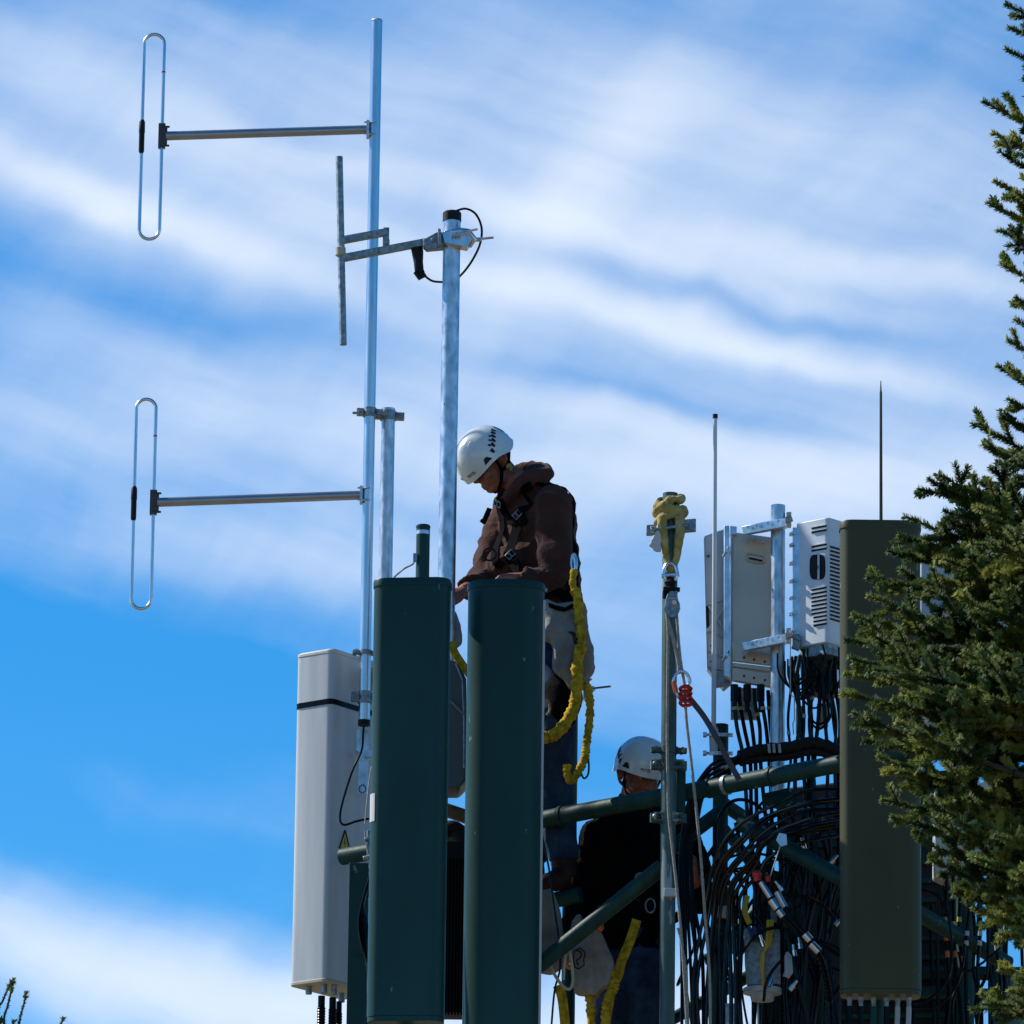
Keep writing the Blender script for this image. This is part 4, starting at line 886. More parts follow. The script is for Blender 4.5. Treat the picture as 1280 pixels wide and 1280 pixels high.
rope([(832, 757), (835, 790), (834.5, 850), (834, 920), (835, 980), (836, 1020), (841, 1065), (847, 1120), (854, 1200), (860, 1300)], 'pale rope hanging in front of the green pole, leftmost rope')
rope([(845, 738), (846, 770), (850, 820), (856, 860), (858, 900), (866, 970), (875, 1060), (881, 1140), (887, 1220), (888, 1300)], 'pale rope hanging right of the green pole, rightmost rope')
rope([(847, 1160), (852, 1180), (858, 1220), (861, 1300)], 'rope tail below the small grey box on the pole', 3.0)
t = thing('carabiner', 'red and silver carabiner on the rope beside the green pole', 'carabiner', P(852, 872, Yr))
ring = [P(852+(11 if math.sin(a) < 0 else 8)*math.cos(a), 856+17*math.sin(a), Yr-.01) for a in [2*math.pi*i/24 for i in range(24)]]
MB().tube(ring[8:]+ring[:1], 2*U, 10).build('frame', G['alu'], t); MB().tube(ring[0:9], 2.3*U, 10).build('gate', G['orange'], t)
MB().tube([P(842, 852, Yr-.012), P(845, 866, Yr-.012)], 3.3*U, 10).build('locking_sleeve', G['orange'], t)
mb = MB()
for i in range(4):
    cy = 861+i*6; ring = [P(857+7*math.cos(a), cy+3*math.sin(a)+J(.5), Yr-.01+math.sin(a)*.01) for a in [2*math.pi*k_/14 for k_ in range(14)]]; mb.tube(ring, 2.2*U, 8, closed=True)
tag(mb.build('friction_knot', G['red']), 'red cord knot wound on the rope under the carabiner', 'knot')
mb = MB(); flatstrap(mb, pp([(862, 873), (880, 896), (897, 925), (910, 950), (924, 975)], Yr), 7*U, .006); tag(mb.build('strap', G['strapgrey'] if 'strapgrey' in G else G['galvd']), 'dark strap stretched from the red knot down right to the pipe', 'strap')
# ================================================================== people
def hand(mb, wrist, d, pn, curl=.5, thumb=1, sc=1.0):
    """palm, four unequal bent fingers and a thumb leaving the palm's side; d = pointing direction, pn = palm normal"""
    d = d.normalized(); pn = (pn-d*pn.dot(d)).normalized(); s_ = d.cross(pn)*thumb
    mb.tube([wrist-d*.03*sc, wrist, wrist+d*.04*sc, wrist+d*.085*sc], [(.018, .026), (.016, .028), (.016, .040), (.013, .040)], 14, flat=pn)
    for k, (off, ln) in enumerate(((.030, .072), (.010, .082), (-.010, .076), (-.029, .060))):
        p = wrist+d*.078*sc+s_*off*sc; pts = [p-d*.02*sc]; ang = .15; q = p
        for j, f in enumerate((.45, .32, .23)):
            ang += curl*(.9, 1.0, .7)[j]; v = d*math.cos(ang)+pn*math.sin(ang); pts.append(q); q = q+v*ln*f*sc
        pts.append(q); mb.tube(pts, [.009*sc, .0092*sc, .0085*sc, .0075*sc, .006*sc], 10); mb.ball(q, .006*sc, nu=10, nv=8)
    p = wrist+d*.022*sc+s_*.026*sc; v1 = (d*.6+s_*.75+pn*.25).normalized(); v2 = (d*.85+s_*.25+pn*.5).normalized()
    mb.tube([p-v1*.012, p, p+v1*.038*sc, p+v1*.038*sc+v2*.03*sc], [.012, .012, .0105, .008], 10); mb.ball(p+v1*.038*sc+v2*.03*sc, .008, nu=10, nv=8)
def basis(yaw_dir, pitch):
    h = Vector((yaw_dir[0], yaw_dir[1], 0)).normalized(); z = Vector((0, 0, 1))
    F = h*math.cos(pitch)-z*math.sin(pitch); Uv = h*math.sin(pitch)+z*math.cos(pitch); Lf = Uv.cross(F)
    return F, Lf, Uv
def head_shapes(mb, O, B):
    F, Lf, Uv = B; Rm = Matrix((F, Lf, Uv)).transposed()
    def q(x, y, z): return O+F*x+Lf*y+Uv*z
    mb.ball(q(-.005, 0, .03), (.098, .077, .092), Rm, 28, 18); mb.ball(q(.025, 0, -.035), (.068, .060, .080), Rm, 24, 16)
    mb.ball(q(.058, 0, -.094), (.030, .034, .022), Rm); mb.tube([q(-.03, .05, -.04), q(.02, .046, -.085), q(.06, .012, -.10)], [.02, .018, .018], 12); mb.tube([q(-.03, -.05, -.04), q(.02, -.046, -.085), q(.06, -.012, -.10)], [.02, .018, .018], 12)
    mb.tube([q(.088, 0, .012), q(.102, 0, -.008), q(.114, 0, -.032), q(.095, 0, -.042)], [.008, .010, .013, .008], 12)
    for s_ in (-1, 1):
        mb.ball(q(.104, s_*.011, -.036), (.009, .009, .008), Rm, 12, 8); mb.ball(q(.078, s_*.028, .026), (.018, .026, .009), Rm, 14, 10)
        mb.ball(q(.066, s_*.038, -.032), (.024, .022, .022), Rm, 14, 10)
        mb.tube([q(-.018, s_*.078, .022), q(-.026, s_*.092, .012), q(-.020, s_*.092, -.018), q(-.006, s_*.080, -.034)], [.007, .008, .008, .007], 10); mb.ball(q(-.012, s_*.080, -.004), (.014, .008, .024), Rm, 12, 8)
    mb.tube([q(.086, -.024, -.068), q(.098, 0, -.065), q(.086, .024, -.068)], [.004, .007, .004], 8); mb.tube([q(.084, -.020, -.079), q(.095, 0, -.080), q(.084, .020, -.079)], [.004, .007, .004], 8)
def helmet(t, O, B, flip=1):
    F, Lf, Uv = B
    def S(a, th, off=0):
        rx, ry, rz = .138+off, .118+off, .132+off
        bk = 1.0+.05*max(0, -math.cos(a))
        r = math.sin(th)**.92 if th < math.pi/2 else 1-.10*(th-math.pi/2)
        x = rx*bk*math.cos(a)*r; y = ry*math.sin(a)*r; z = .022+rz*math.cos(th)
        x += .006
        return O+F*x+Lf*y+Uv*z
    def tmax(a):
        c = math.cos(a); return R(94 + (14 if c < 0 else 3)*abs(c)**1.5 + 13*math.exp(-((abs(a if a <= math.pi else a-2*math.pi)-R(112))/R(26))**2))
    nu, nv = 56, 20; mb = MB(); vs = []
    def loop(off, lay):
        for j in lay:
            for i in range(nu):
                a = 2*math.pi*i/nu; th = tmax(a)*max(j/nv, .001); flare = .004*max(0, (j/nv-.9)/.1)
                vs.append(S(a, th, off+flare))
    lay = list(range(0, nv+1)); loop(0, lay); loop(-.007, list(reversed(lay)))
    fs = []; tot = 2*(nv+1)
    for j in range(tot-1):
        for i in range(nu): i2 = (i+1) % nu; fs.append((j*nu+i, (j+1)*nu+i, (j+1)*nu+i2, j*nu+i2))
    mb.add(vs, fs); h = mb.build('helmet', G['helmet'], t, smooth=60)
    # vents along both sides
    vmd = {-1: MB(), 1: MB()}
    def patch(a0, a1, t0, t1, taper=1.0):
        k = 4
        for s_ in (-1, 1):
            vm_ = vmd[s_]; g_ = []
            for jj in range(k+1):
                for ii in range(k+1):
                    u, v = ii/k, jj/k; w_ = 1-(1-taper)*v
                    a = R((a0+a1)/2+(a1-a0)*(u-.5)*w_)*s_; g_.append(S(a, R(t0+(t1-t0)*v), .0012))
            o = len(vm_.v); vm_.v += g_
            for jj in range(k):
                for ii in range(k): vm_.f.append((o+jj*(k+1)+ii, o+jj*(k+1)+ii+1, o+(jj+1)*(k+1)+ii+1, o+(jj+1)*(k+1)+ii))
    patch(50, 78, 97, 79, .25)
    for a0, th in ((84, 78), (94, 72), (103, 68), (112, 64), (121, 61), (130, 59)): patch(a0-4.3, a0+4.3, th-1, th+8, .5); 
    for a0, th in ((89, 69), (98.5, 64), (108, 60)): patch(a0-2.6, a0+2.6, th-1, th+4, .6)
    patch(145, 152, 60, 84, 1)
    for s_ in (-1, 1): vmd[s_].build('vent', G['slot'], h, smooth=60)
    # ridge along the sides, tiny badge at the front
    mb = MB()
    for s_ in (-1, 1): mb.tube([S(R(a)*s_, R(88+8*math.sin(R((a-85)*2))), -.001) for a in range(85, 176, 6)], .0035, 8)
    mb.build('ridge', G['helmet'], h)
    for s_ in (-1, 1):
        cu = bpy.data.curves.new('txt', 'FONT'); cu.body = 'PETZL'; cu.size = .017; cu.align_x = 'CENTER'; cu.align_y = 'CENTER'; cu.extrude = .0006
        to = bpy.data.objects.new('txt', cu); COL.objects.link(to); dg = bpy.context.evaluated_depsgraph_get(); dg.update()
        m2 = bpy.data.meshes.new_from_object(to.evaluated_get(dg)); bpy.data.objects.remove(to)
        a = R(22 if s_ > 0 else -22); c = S(a, R(84), .002); e1 = (S(a+.05, R(84), 0)-S(a-.05, R(84), 0)).normalized(); e2 = (S(a, R(80), 0)-S(a, R(88), 0)).normalized(); nn = e1.cross(e2)
        m = MB(); m.v = [c+e1*v.co.x+e2*v.co.y+nn*v.co.z for v in m2.vertices]; m.f = [tuple(p.vertices) for p in m2.polygons]; bpy.data.meshes.remove(m2)
        m.build('lettering', G['slot'], h, smooth=0)
    return h
def eyes(t, O, B, glasses):
    F, Lf, Uv = B; Rm = Matrix((F, Lf, Uv)).transposed()
    q = lambda x, y, z: O+F*x+Lf*y+Uv*z
    if glasses:
        m = MB()
        for s_ in (-1, 1):
            m.tube([q(.098, s_*.010, .002), q(.096, s_*.032, .004), q(.080, s_*.056, .006)], [(.013, .004), (.017, .004), (.012, .004)], 12, flat=Uv)
            m.tube([q(.080, s_*.058, .010), q(.03, s_*.078, .008), q(-.02, s_*.084, .006)], .003, 8)
        m.tube([q(.102, -.012, .008), q(.102, .012, .008)], .003, 8)
        m.build('sunglasses', G['lens'], t)
    else:
        m = MB()
        for s_ in (-1, 1): m.ball(q(.0795, s_*.031, .003), .010)
        e = m.build('eyes', G['eyewhite'], t); m = MB()
        for s_ in (-1, 1): m.ball(q(.0868, s_*.031, .002), .0045)
        m.build('pupil', G['lens'], e)
def person(label, Y, D):
    """D: joints as (px,py,dpx); builds body, then clothing around it"""
    q = lambda p: P(p[0], p[1], Y+p[2]*U)
    base = q(D['foot_n'][-1]); t = thing('person', label, 'person', base)
    h = Vector((D['h'][0], D['h'][1], 0)).normalized(); B = basis(D['look'], D['pitch']); O = q(D['head'])
    body = MB(); head_shapes(body, O, B)
    F, Lf, Uv = B
    body.tube([O-F*.025-Uv*.03, O-F*.035-Uv*.09, q(D['neck'])], [.055, .054, .062], 18)
    T = [q(p) for p in D['torso']]
    body.tube(T, [(a*.85, b*.85) for a, b in D['torso_r']], 24, flat=h)
    for sd in ('n', 'f'):
        a = [q(p) for p in D['arm_'+sd]]; sp = smoothpath(a, 5); k = len(sp)
        body.tube(sp, [.050-.022*i/(k-1) for i in range(k)], 14); body.ball(a[0], .055)
        hd, pn = D['hand_'+sd]; hand(body, a[-1]+Vector(hd).normalized()*.01, Vector(hd), Vector(pn), D.get('curl', .55), D['th_'+sd])
        l = [q(p) for p in D['leg_'+sd]]; sp = smoothpath(l, 6); k = len(sp); body.tube(sp, [.078-.040*i/(k-1) for i in range(k)], 16)
        f = [q(p) for p in D['foot_'+sd]]; body.tube([l[-1]]+f, [.04, .042, .036, .03][:len(f)+1], 12)
    b2 = remesh(body, .0042, 3); b2.build('body', G['skin'], t, smooth=180)
    eyes(t, O, B, D['glasses'])
    # hair showing under the helmet edge
    m = MB(); Rm = Matrix((F, Lf, Uv)).transposed(); m.ball(O-F*.022+Uv*.034, (.090, .079, .088), Rm, 28, 18); remesh(m, .006, 2).build('hair', G['hair'], t, smooth=180)
    hb = basis(D['look'], D['pitch']+D.get('htilt', 0)); helmet(t, O+hb[2]*.010-hb[0]*.004, hb)
    # chin strap
    m = MB(); qq = lambda x, y, z: O+F*x+Lf*y+Uv*z
    for s_ in (-1, 1): flatstrap(m, [qq(.03, s_*.088, .02), qq(.02, s_*.078, -.04), qq(.045, s_*.058, -.09), qq(.055, 0, -.122)], .016, .003, Lf*s_); flatstrap(m, [qq(-.055, s_*.086, .0), qq(-.02, s_*.082, -.04), qq(.02, s_*.078, -.05)], .014, .003, Lf*s_)
    m.build('chin_strap', G['harness'], t)
    # jacket
    j = MB(); h0 = D.get('hem0', 0); TT = T[h0:]; TT = [TT[0].lerp(TT[1], D.get('htrim', 0))]+TT[1:]; j.tube(TT, D['torso_r'][h0:], 28, flat=h)
    for sd in ('n', 'f'):
        a = [q(p) for p in D['arm_'+sd]]; sp = smoothpath(a, 6); k = len(sp)
        if D.get('cut_'+sd): sp = sp[:-D['cut_'+sd]]
        j.tube(sp, [(.086-.036*(i/(k-1))**.8) for i in range(len(sp))], 18); j.ball(a[0], .092)
    for (p, r3) in D['hood']: j.ball(q(p), r3)
    for (pth, rr_) in D.get('hoodtube', []): j.tube(smoothpath([q(p) for p in pth], 6), rr_, 16)
    j2 = remesh(j, .0068, 7); wrinkle(j2, .0095, 9, 1.3, D['seed']); wrinkle(j2, .002, 26, 1.6, D['seed']+4); jk = j2.build('jacket', G[D['jmat']], t, smooth=180)
    jt = bvh(j2)
    # trousers
    m = MB()
    for sd in ('n', 'f'):
        l = [q(p) for p in D['leg_'+sd]]; l[-1] = l[-1]+(l[-1]-l[-2]).normalized()*.02; sp = smoothpath(l, 6); k = len(sp); m.tube(sp, [D.get('thigh', .104)-.038*(i/(k-1)) for i in range(k)], 20)
    m.tube(T[:2]+[T[2]], [(a*.98, b*.98) for a, b in D['torso_r'][:3]], 24, flat=h); m.ball(T[0], (.13, .14, .12))
    m2 = remesh(m, .0085, 5); wrinkle(m2, .006, 10, 1.0, D['seed']+5); m2.build('trousers', G[D['tmat']], t, smooth=180)
    for sd in ('n', 'f'):
        l = q(D['leg_'+sd][-1]); f = [q(p) for p in D['foot_'+sd]]; m = MB(); up = (q(D['leg_'+sd][-2])-l).normalized()
        m.tube([l+up*.10, l, f[0]], [.058, .056, .052], 16); m.tube([f[0]+Vector((0, 0, .0)), (f[0]+f[1])/2, f[1]], [(.05, .045), (.046, .05), (.034, .046)], 16, flat=Vector((0, 0, 1))); m.ball(f[1], (.05, .05, .036))
        m2 = remesh(m, .007, 3); wrinkle(m2, .002, 30).build('boot', G['boot'], t, smooth=180)
    return t, jt, q, B, O
D1 = dict(h=(-.82, -.57), look=(-.88, -.47), pitch=R(38), htilt=R(17), head=(613, 578, 0), neck=(652, 606, 2), glasses=True, seed=2,
    torso=[(700, 815, 0), (698, 788, 0), (690, 748, 0), (680, 702, 0), (671, 658, 0), (663, 628, 0), (654, 606, 0)],
    torso_r=[(.105, .14), (.115, .15), (.115, .155), (.135, .18), (.15, .20), (.12, .17), (.07, .08)], hem=7, hem0=1, htrim=.55,
    arm_n=[(690, 634, -45), (693, 690, -58), (692, 716, -60), (672, 728, -72), (652, 720, -74)], arm_f=[(640, 640, 35), (616, 690, 18), (610, 716, 8), (592, 732, -18), (580, 738, -40)],
    hand_n=((-1, -.15, -.12), (-.1, .3, -1)), hand_f=((-.8, -.4, -.65), (-.2, -.9, .2)), th_n=1, th_f=1, curl=.5, cut_f=3,
    leg_n=[(704, 822, -25), (695, 890, -32), (690, 955, -28), (704, 1070, -20)], leg_f=[(690, 822, 30), (672, 890, 30), (662, 955, 25), (664, 1072, 20)],
    foot_n=[(706, 1098, -20), (680, 1104, -40)], foot_f=[(666, 1100, 20), (640, 1106, 0)],
    hood=[((640, 706, -10), (.11, .12, .08)), ((672, 594, -10), (.06, .07, .045)), ((664, 604, 10), (.07, .08, .05))], hoodtube=[([(630, 628, -18), (643, 612, -40), (662, 598, -46), (682, 592, -28), (678, 588, 5), (658, 586, 28), (640, 598, 30), (628, 620, 10)], .031)], jmat='brown', tmat='jeans')
p1, jt1, q1, B1, O1 = person('man in white helmet, sunglasses and brown hooded jacket bending over green panel', 29.15, D1)
m = MB(); hq = [q1(p) for p in [(664, 606, -52), (650, 624, -60), (638, 646, -62), (632, 668, -62), (634, 690, -62), (645, 715, -62), (655, 735, -62)]]; ribbon(m, jt1, hq, .045, .004, .002)
ribbon(m, jt1, [q1(p) for p in [(672, 604, -42), (690, 605, -50), (706, 618, -48), (716, 645, -45), (719, 690, -40), (714, 740, -35)]], .042, .004, .002)
ribbon(m, jt1, [q1(p) for p in [(606, 640, -40), (620, 646, -55), (634, 652, -62)]], .035, .004, .002)
ribbon(m, jt1, [q1(p) for p in [(622, 606, -20), (614, 630, -20), (608, 660, -30), (612, 690, -40), (622, 712, -50)]], .04, .004, .002)
ribbon(m, jt1, [q1(p) for p in [(640, 700, -60), (665, 745, -60), (700, 748, -60), (715, 742, -30)]], .05, .006, .003)
har = m.build('harness', G['harness'], p1, smooth=50)
def snap(p, tree, off=.012): co, n, _, d = tree.find_nearest(q1(p)); return co+n*off, n
for p in ((634, 636, -62), (611, 628, -30), (636, 690, -62)):
    m = MB(); c, n = snap(p, jt1); e = n.orthogonal().normalized(); e2 = n.cross(e); r4 = [c+e*.018+e2*.013, c-e*.018+e2*.013, c-e*.018-e2*.013, c+e*.018-e2*.013]; m.tube(r4, .0035, 8, closed=True); m.tube([c-e2*.013, c+e2*.013], .003, 8); m.build('buckle', G['galvd'], har)
m = MB(); c = q1((612, 693, -75)); m.tube([c+Vector((math.cos(a)*8*U, 0, math.sin(a)*8*U)) for a in [2*math.pi*i/20 for i in range(20)]], 1.3*U, 8, closed=True); m.build('d_ring', G['blackm'], har)
m = MB(); flatstrap(m, [q1(p) for p in [(612, 636, -48), (608, 645, -56), (604, 654, -58)]], .022, .004); m.tube([q1((601, 650, -60)), q1((606, 654, -60))], .008, 8); m.build('strap_end', G['harness'], har)
m = MB(); F, Lf, Uv = B1; c = O1+Lf*.092-Uv*.05-F*.01; m.ball(c, .012); m.tube([c+Uv*.01, c-Uv*.012-F*.006, c-Uv*.022+F*.004], [.007, .009, .005], 8); m.build('ear_plug', G['sling'], p1)
# yellow lanyards
def lanyard(pts, r, name, lab, grp=None, Y=28.86, rings=None):
    sp = smoothpath(pp(pts, Y), 16); rs = []
    for i in range(len(sp)): rs.append(r[0]*U*(1+.09*math.sin(i*1.8)+.09*math.sin(i*.7+1)+.09*rnd.uniform(-1, 1)) if i > r[1] else r[0]*.62*U)
    return tag(MB().tube(sp, rs, 14).build(name, G['yellow'], smooth=80), lab, 'lanyard', grp)
t = thing('lanyard', 'long yellow scrunched lanyard from the bent worker back to behind panel', 'lanyard', P(700, 925, 28.86))
sp = smoothpath(pp([(718, 712), (716, 730), (722, 748), (724, 775), (727, 800), (722, 830), (721, 860), (717, 885), (704, 908), (688, 921), (672, 921)], 28.84), 14); k = len(sp)
MB().tube(sp, [(((4.5 if i < 20 else 6) if i < 60 else 7.5)*(1+.09*math.sin(i*1.9)+.10*math.sin(i*.63)+.09*rnd.uniform(-1, 1)))*U for i in range(k)], 14).build('webbing', G['yellow'], t, smooth=80)
m = MB(); ring = [P(717.5+3.5*math.cos(a), 703+11*math.sin(a), 28.85) for a in [2*math.pi*i/16 for i in range(16)]]; m.tube(ring, 1.4*U, 8, closed=True); m.tube(pp([(717, 694), (719, 700), (719, 712)], 28.845), [1.5*U, 2.5*U, 2*U], 8); m.build('snap_hook', G['alu'], t)
lanyard([(733, 852), (737, 872), (737, 900), (733, 930), (731, 948), (722, 966), (714, 976), (709, 966), (709, 956)], (5.2, 3), 'lanyard', 'second yellow lanyard hanging in a hook shape in front of dark upright', Y=28.9)
tag(MB().tube(smoothpath(pp([(733, 935), (736, 955), (735, 968), (730, 973), (726, 966)], 28.9), 5), 1.3*U, 8).build('hook_cord', G['greenpole']), 'thin cord loop beside the lower end of the second lanyard', 'cord')
m = MB(); m.cyl(P(728, 862, 29.2), P(763, 858, 29.05), 1.4*U, n=8); m.cyl(P(735, 862, 29.15), P(742, 861, 29.13), 4*U, n=6); m.cyl(P(730, 852, 29.2), P(739, 849, 29.15), 1.6*U, n=8); m.cyl(P(730, 872, 29.2), P(741, 870, 29.15), 1.6*U, n=8); m.box(P(733, 862, 29.2), (8*U, .04, 26*U))
tag(m.build('clamp_bolt', G['galv']), 'threaded bolt sticking out right behind the yellow lanyards', 'bolt')
def sack(name, poly, Y, th, m_, lab, cat, amp=.014, sc=8, seed=0, grp=None):
    mb = MB(); mb.slabpoly([P(x, y, Y) for x, y in poly], (0, 1, 0), th)
    cx = sum(p[0] for p in poly)/len(poly); cy = sum(p[1] for p in poly)/len(poly)
    m2 = remesh(mb, .008, 14, .6); wrinkle(m2, amp, sc, .7, seed); m2.n = [n_ for n_ in m2.n]; wrinkle(m2, amp*.45, sc*2.3, .6, seed+3)
    c = P(cx, cy, Y); t = thing(name, lab, cat, P(cx, max(p[1] for p in poly), Y+th/2), grp)
    o = m2.build('pouch', G[m_], t, smooth=180)
    return t, m2
tb, m2 = sack('tool_bag', [(680, 750), (729, 752), (735, 780), (738, 805), (743, 838), (733, 850), (716, 858), (694, 832), (690, 800), (680, 800)], 28.86, .10, 'canvas', 'grey canvas tool bag with dark emblem at the bent worker hip', 'tool bag', .016, 8, 1)
m = MB(); tr = bvh(m2)
ribbon(m, tr, [P(x, y, 28.8) for x, y in ((714, 786), (719, 788), (721, 796), (717, 800))], .014, .002, .001); ribbon(m, tr, [P(x, y, 28.8) for x, y in ((712, 784), (714, 794), (721, 803), (727, 800), (729, 793))], .008, .002, .001)
m.build('emblem', G['slot'], tb)
m = MB(); ribbon(m, tr, [P(x, y, 28.8) for x, y in ((682, 753), (700, 752), (728, 754))], .02, .003, .002); m.build('rim', G['harness'], tb)
mb = MB(); mb.ball(P(704, 872, 29.0), (24*U, .09, 40*U)); mb.ball(P(712, 850, 29.0), (16*U, .08, 30*U)); m2 = remesh(mb, .008, 3); wrinkle(m2, .008, 8, 1, 4)
t = thing('hip_pouch', 'black pouch hanging under the grey canvas tool bag', 'pouch', P(704, 912, 29.0)); m2.build('pouch', G['blackcloth'], t, smooth=180)
MB().tube(smoothpath(pp([(681, 875), (686, 878), (687, 888), (683, 894)], 28.9), 5), 1.5*U, 8).build('loop', G['canvas'], t)
t, _ = sack('tool_bag', [(560, 755), (571, 765), (577, 790), (578, 802), (570, 808), (558, 806)], 28.95, .05, 'canvas', 'narrow canvas bag seen in the gap between the two dark green panels', 'tool bag', .006, 8, 3)
mb = MB(); flatstrap(mb, pp([(564, 802), (568, 815), (576, 828), (590, 848)], 28.8), 10*U, .006); tag(mb.build('strap', G['yellow']), 'yellow webbing strap in the gap between the two dark green panels', 'strap')
# second worker
D2 = dict(h=(.25, -.95), look=(.42, -.9), pitch=R(26), head=(801, 968, 0), neck=(797, 1004, 12), glasses=False, seed=9,
    torso=[(786, 1190, 10), (786, 1165, 10), (788, 1130, 10), (790, 1090, 10), (793, 1055, 10), (796, 1022, 12), (797, 1004, 12)],
    torso_r=[(.13, .17), (.145, .19), (.14, .185), (.155, .21), (.16, .215), (.12, .17), (.07, .085)], hem=7,
    arm_n=[(752, 1048, 5), (736, 1095, 5), (728, 1128, -5), (718, 1160, -35), (712, 1184, -55)], arm_f=[(846, 1040, 5), (866, 1085, 0), (874, 1122, -10), (872, 1112, -50), (868, 1098, -78)],
    hand_n=((-.3, -.5, -.8), (.6, -.6, .2)), hand_f=((-.1, -.4, .9), (-.6, -.2, 0)), th_n=1, th_f=1, curl=.6, cut_f=2, cut_n=1,
    leg_n=[(768, 1200, 0), (764, 1260, -15), (762, 1330, -22), (768, 1450, 5)], leg_f=[(808, 1196, 0), (808, 1260, -15), (808, 1330, -22), (812, 1450, 5)],
    foot_n=[(768, 1475, 5), (758, 1485, -30)], foot_f=[(812, 1475, 5), (822, 1485, -30)], thigh=.112,
    hood=[((797, 1004, 20), (.085, .08, .05)), ((780, 1014, 0), (.05, .05, .04)), ((815, 1014, 0), (.05, .05, .04)), ((786, 1000, 30), (.055, .05, .05))], jmat='blackcloth', tmat='jeans')
p2, jt2, q2, B2, O2_ = person('man in white helmet and black jacket behind the green horizontal pipe', 29.25, D2)
m = MB(); ribbon(m, jt2, [q2(p) for p in [(770, 1010, -70), (778, 1060, -80), (790, 1110, -80), (800, 1150, -80)]], .04, .004, .002); ribbon(m, jt2, [q2(p) for p in [(824, 1012, -70), (815, 1060, -80), (800, 1110, -80)]], .04, .004, .002); ribbon(m, jt2, [q2(p) for p in [(745, 1165, -60), (775, 1172, -90), (820, 1170, -80), (850, 1160, -40)]], .06, .006, .003)
h2 = m.build('harness', G['harness'], p2); m = MB()
for x, y in ((813, 1132), (800, 1100)): c = P(x, y, 28.95); m.tube([c+Vector((math.cos(a)*6*U, 0, math.sin(a)*9*U)) for a in [2*math.pi*i/16 for i in range(16)]], 1.1*U, 8, closed=True)
m.build('d_ring', G['galvd'], h2)
t, m2 = sack('tool_bag', [(716, 1150), (726, 1140), (730, 1158), (744, 1160), (756, 1170), (768, 1200), (762, 1228), (744, 1242), (722, 1236), (716, 1210), (712, 1180)], 28.72, .11, 'canvas', 'grey canvas bag with round stamp hanging at the crouched worker side', 'tool bag', .015, 8, 8)
tr = bvh(m2); m = MB(); ribbon(m, tr, [P(722+8*math.cos(a), 1197+13*math.sin(a), 28.68) for a in [2*math.pi*i/16 for i in range(17)]], .005, .0015, .001, 2)
ribbon(m, tr, [P(x, y, 28.68) for x, y in ((719, 1188), (724, 1192), (720, 1198), (725, 1204))], .006, .0015, .001); m.build('stamp', G['slot'], t)
tag(MB().ball(P(750, 1158, 28.66), (5*U, .03, 7*U)).build('orange_tag', G['orange']), 'orange tag at the top of the round stamped canvas bag', 'tag')
mb = MB(); flatstrap(mb, pp([(796, 1150), (788, 1175), (777, 1202), (773, 1218), (764, 1240), (756, 1285)], 28.82), 12*U, .006); tag(mb.build('strap', G['yellow']), 'wide yellow strap falling over the jeans of crouched worker', 'strap')
lanyard([(766, 1215), (768, 1232), (760, 1250), (757, 1275), (756, 1320)], (6, 8), 'lanyard', 'yellow scrunched lanyard at the bottom beside the jeans', Y=28.72)
lanyard([(735, 1236), (738, 1258), (740, 1300)], (5.5, 0), 'lanyard', 'yellow lanyard leaving the bottom of the round stamped bag', Y=28.76)
mb = MB(); flatstrap(mb, pp([(697, 1232), (703, 1250), (708, 1300)], 28.7), 12*U, .006); tag(mb.build('strap', G['yellow']), 'yellow strap at the bottom edge right of the green panel', 'strap')
t, _ = sack('tool_bag', [(672, 1112), (690, 1110), (700, 1140), (706, 1180), (704, 1205), (690, 1215), (672, 1212)], 28.78, .08, 'canvas', 'tall canvas bag hanging close beside the right green panel edge', 'tool bag', .008, 6, 12)
m = MB(); ring = smoothpath(pp([(686, 1200), (692, 1216), (703, 1232), (712, 1236), (716, 1225), (714, 1200), (710, 1185), (706, 1200), (704, 1225)], 28.62), 6); m.tube(ring, 2*U, 8); tag(m.build('snap_hook', G['cream']), 'pale open snap hook hanging beside the right green panel edge', 'hook')
tag(MB().tube(smoothpath(pp([(679, 1050), (686, 1085), (692, 1130), (698, 1170), (700, 1210), (693, 1240), (688, 1300)], 28.66), 8), 1.3*U, 8).build('cord', G['greencable']), 'thin green cord hanging right of the right green panel', 'cord')
tag(MB().tube(pp([(700, 1400, 0), (960, 1500, 0)], 29.1), 14*U, 16).build('foot_rail', G['greenpole']), 'green rail below the frame under the second worker', 'pipe')
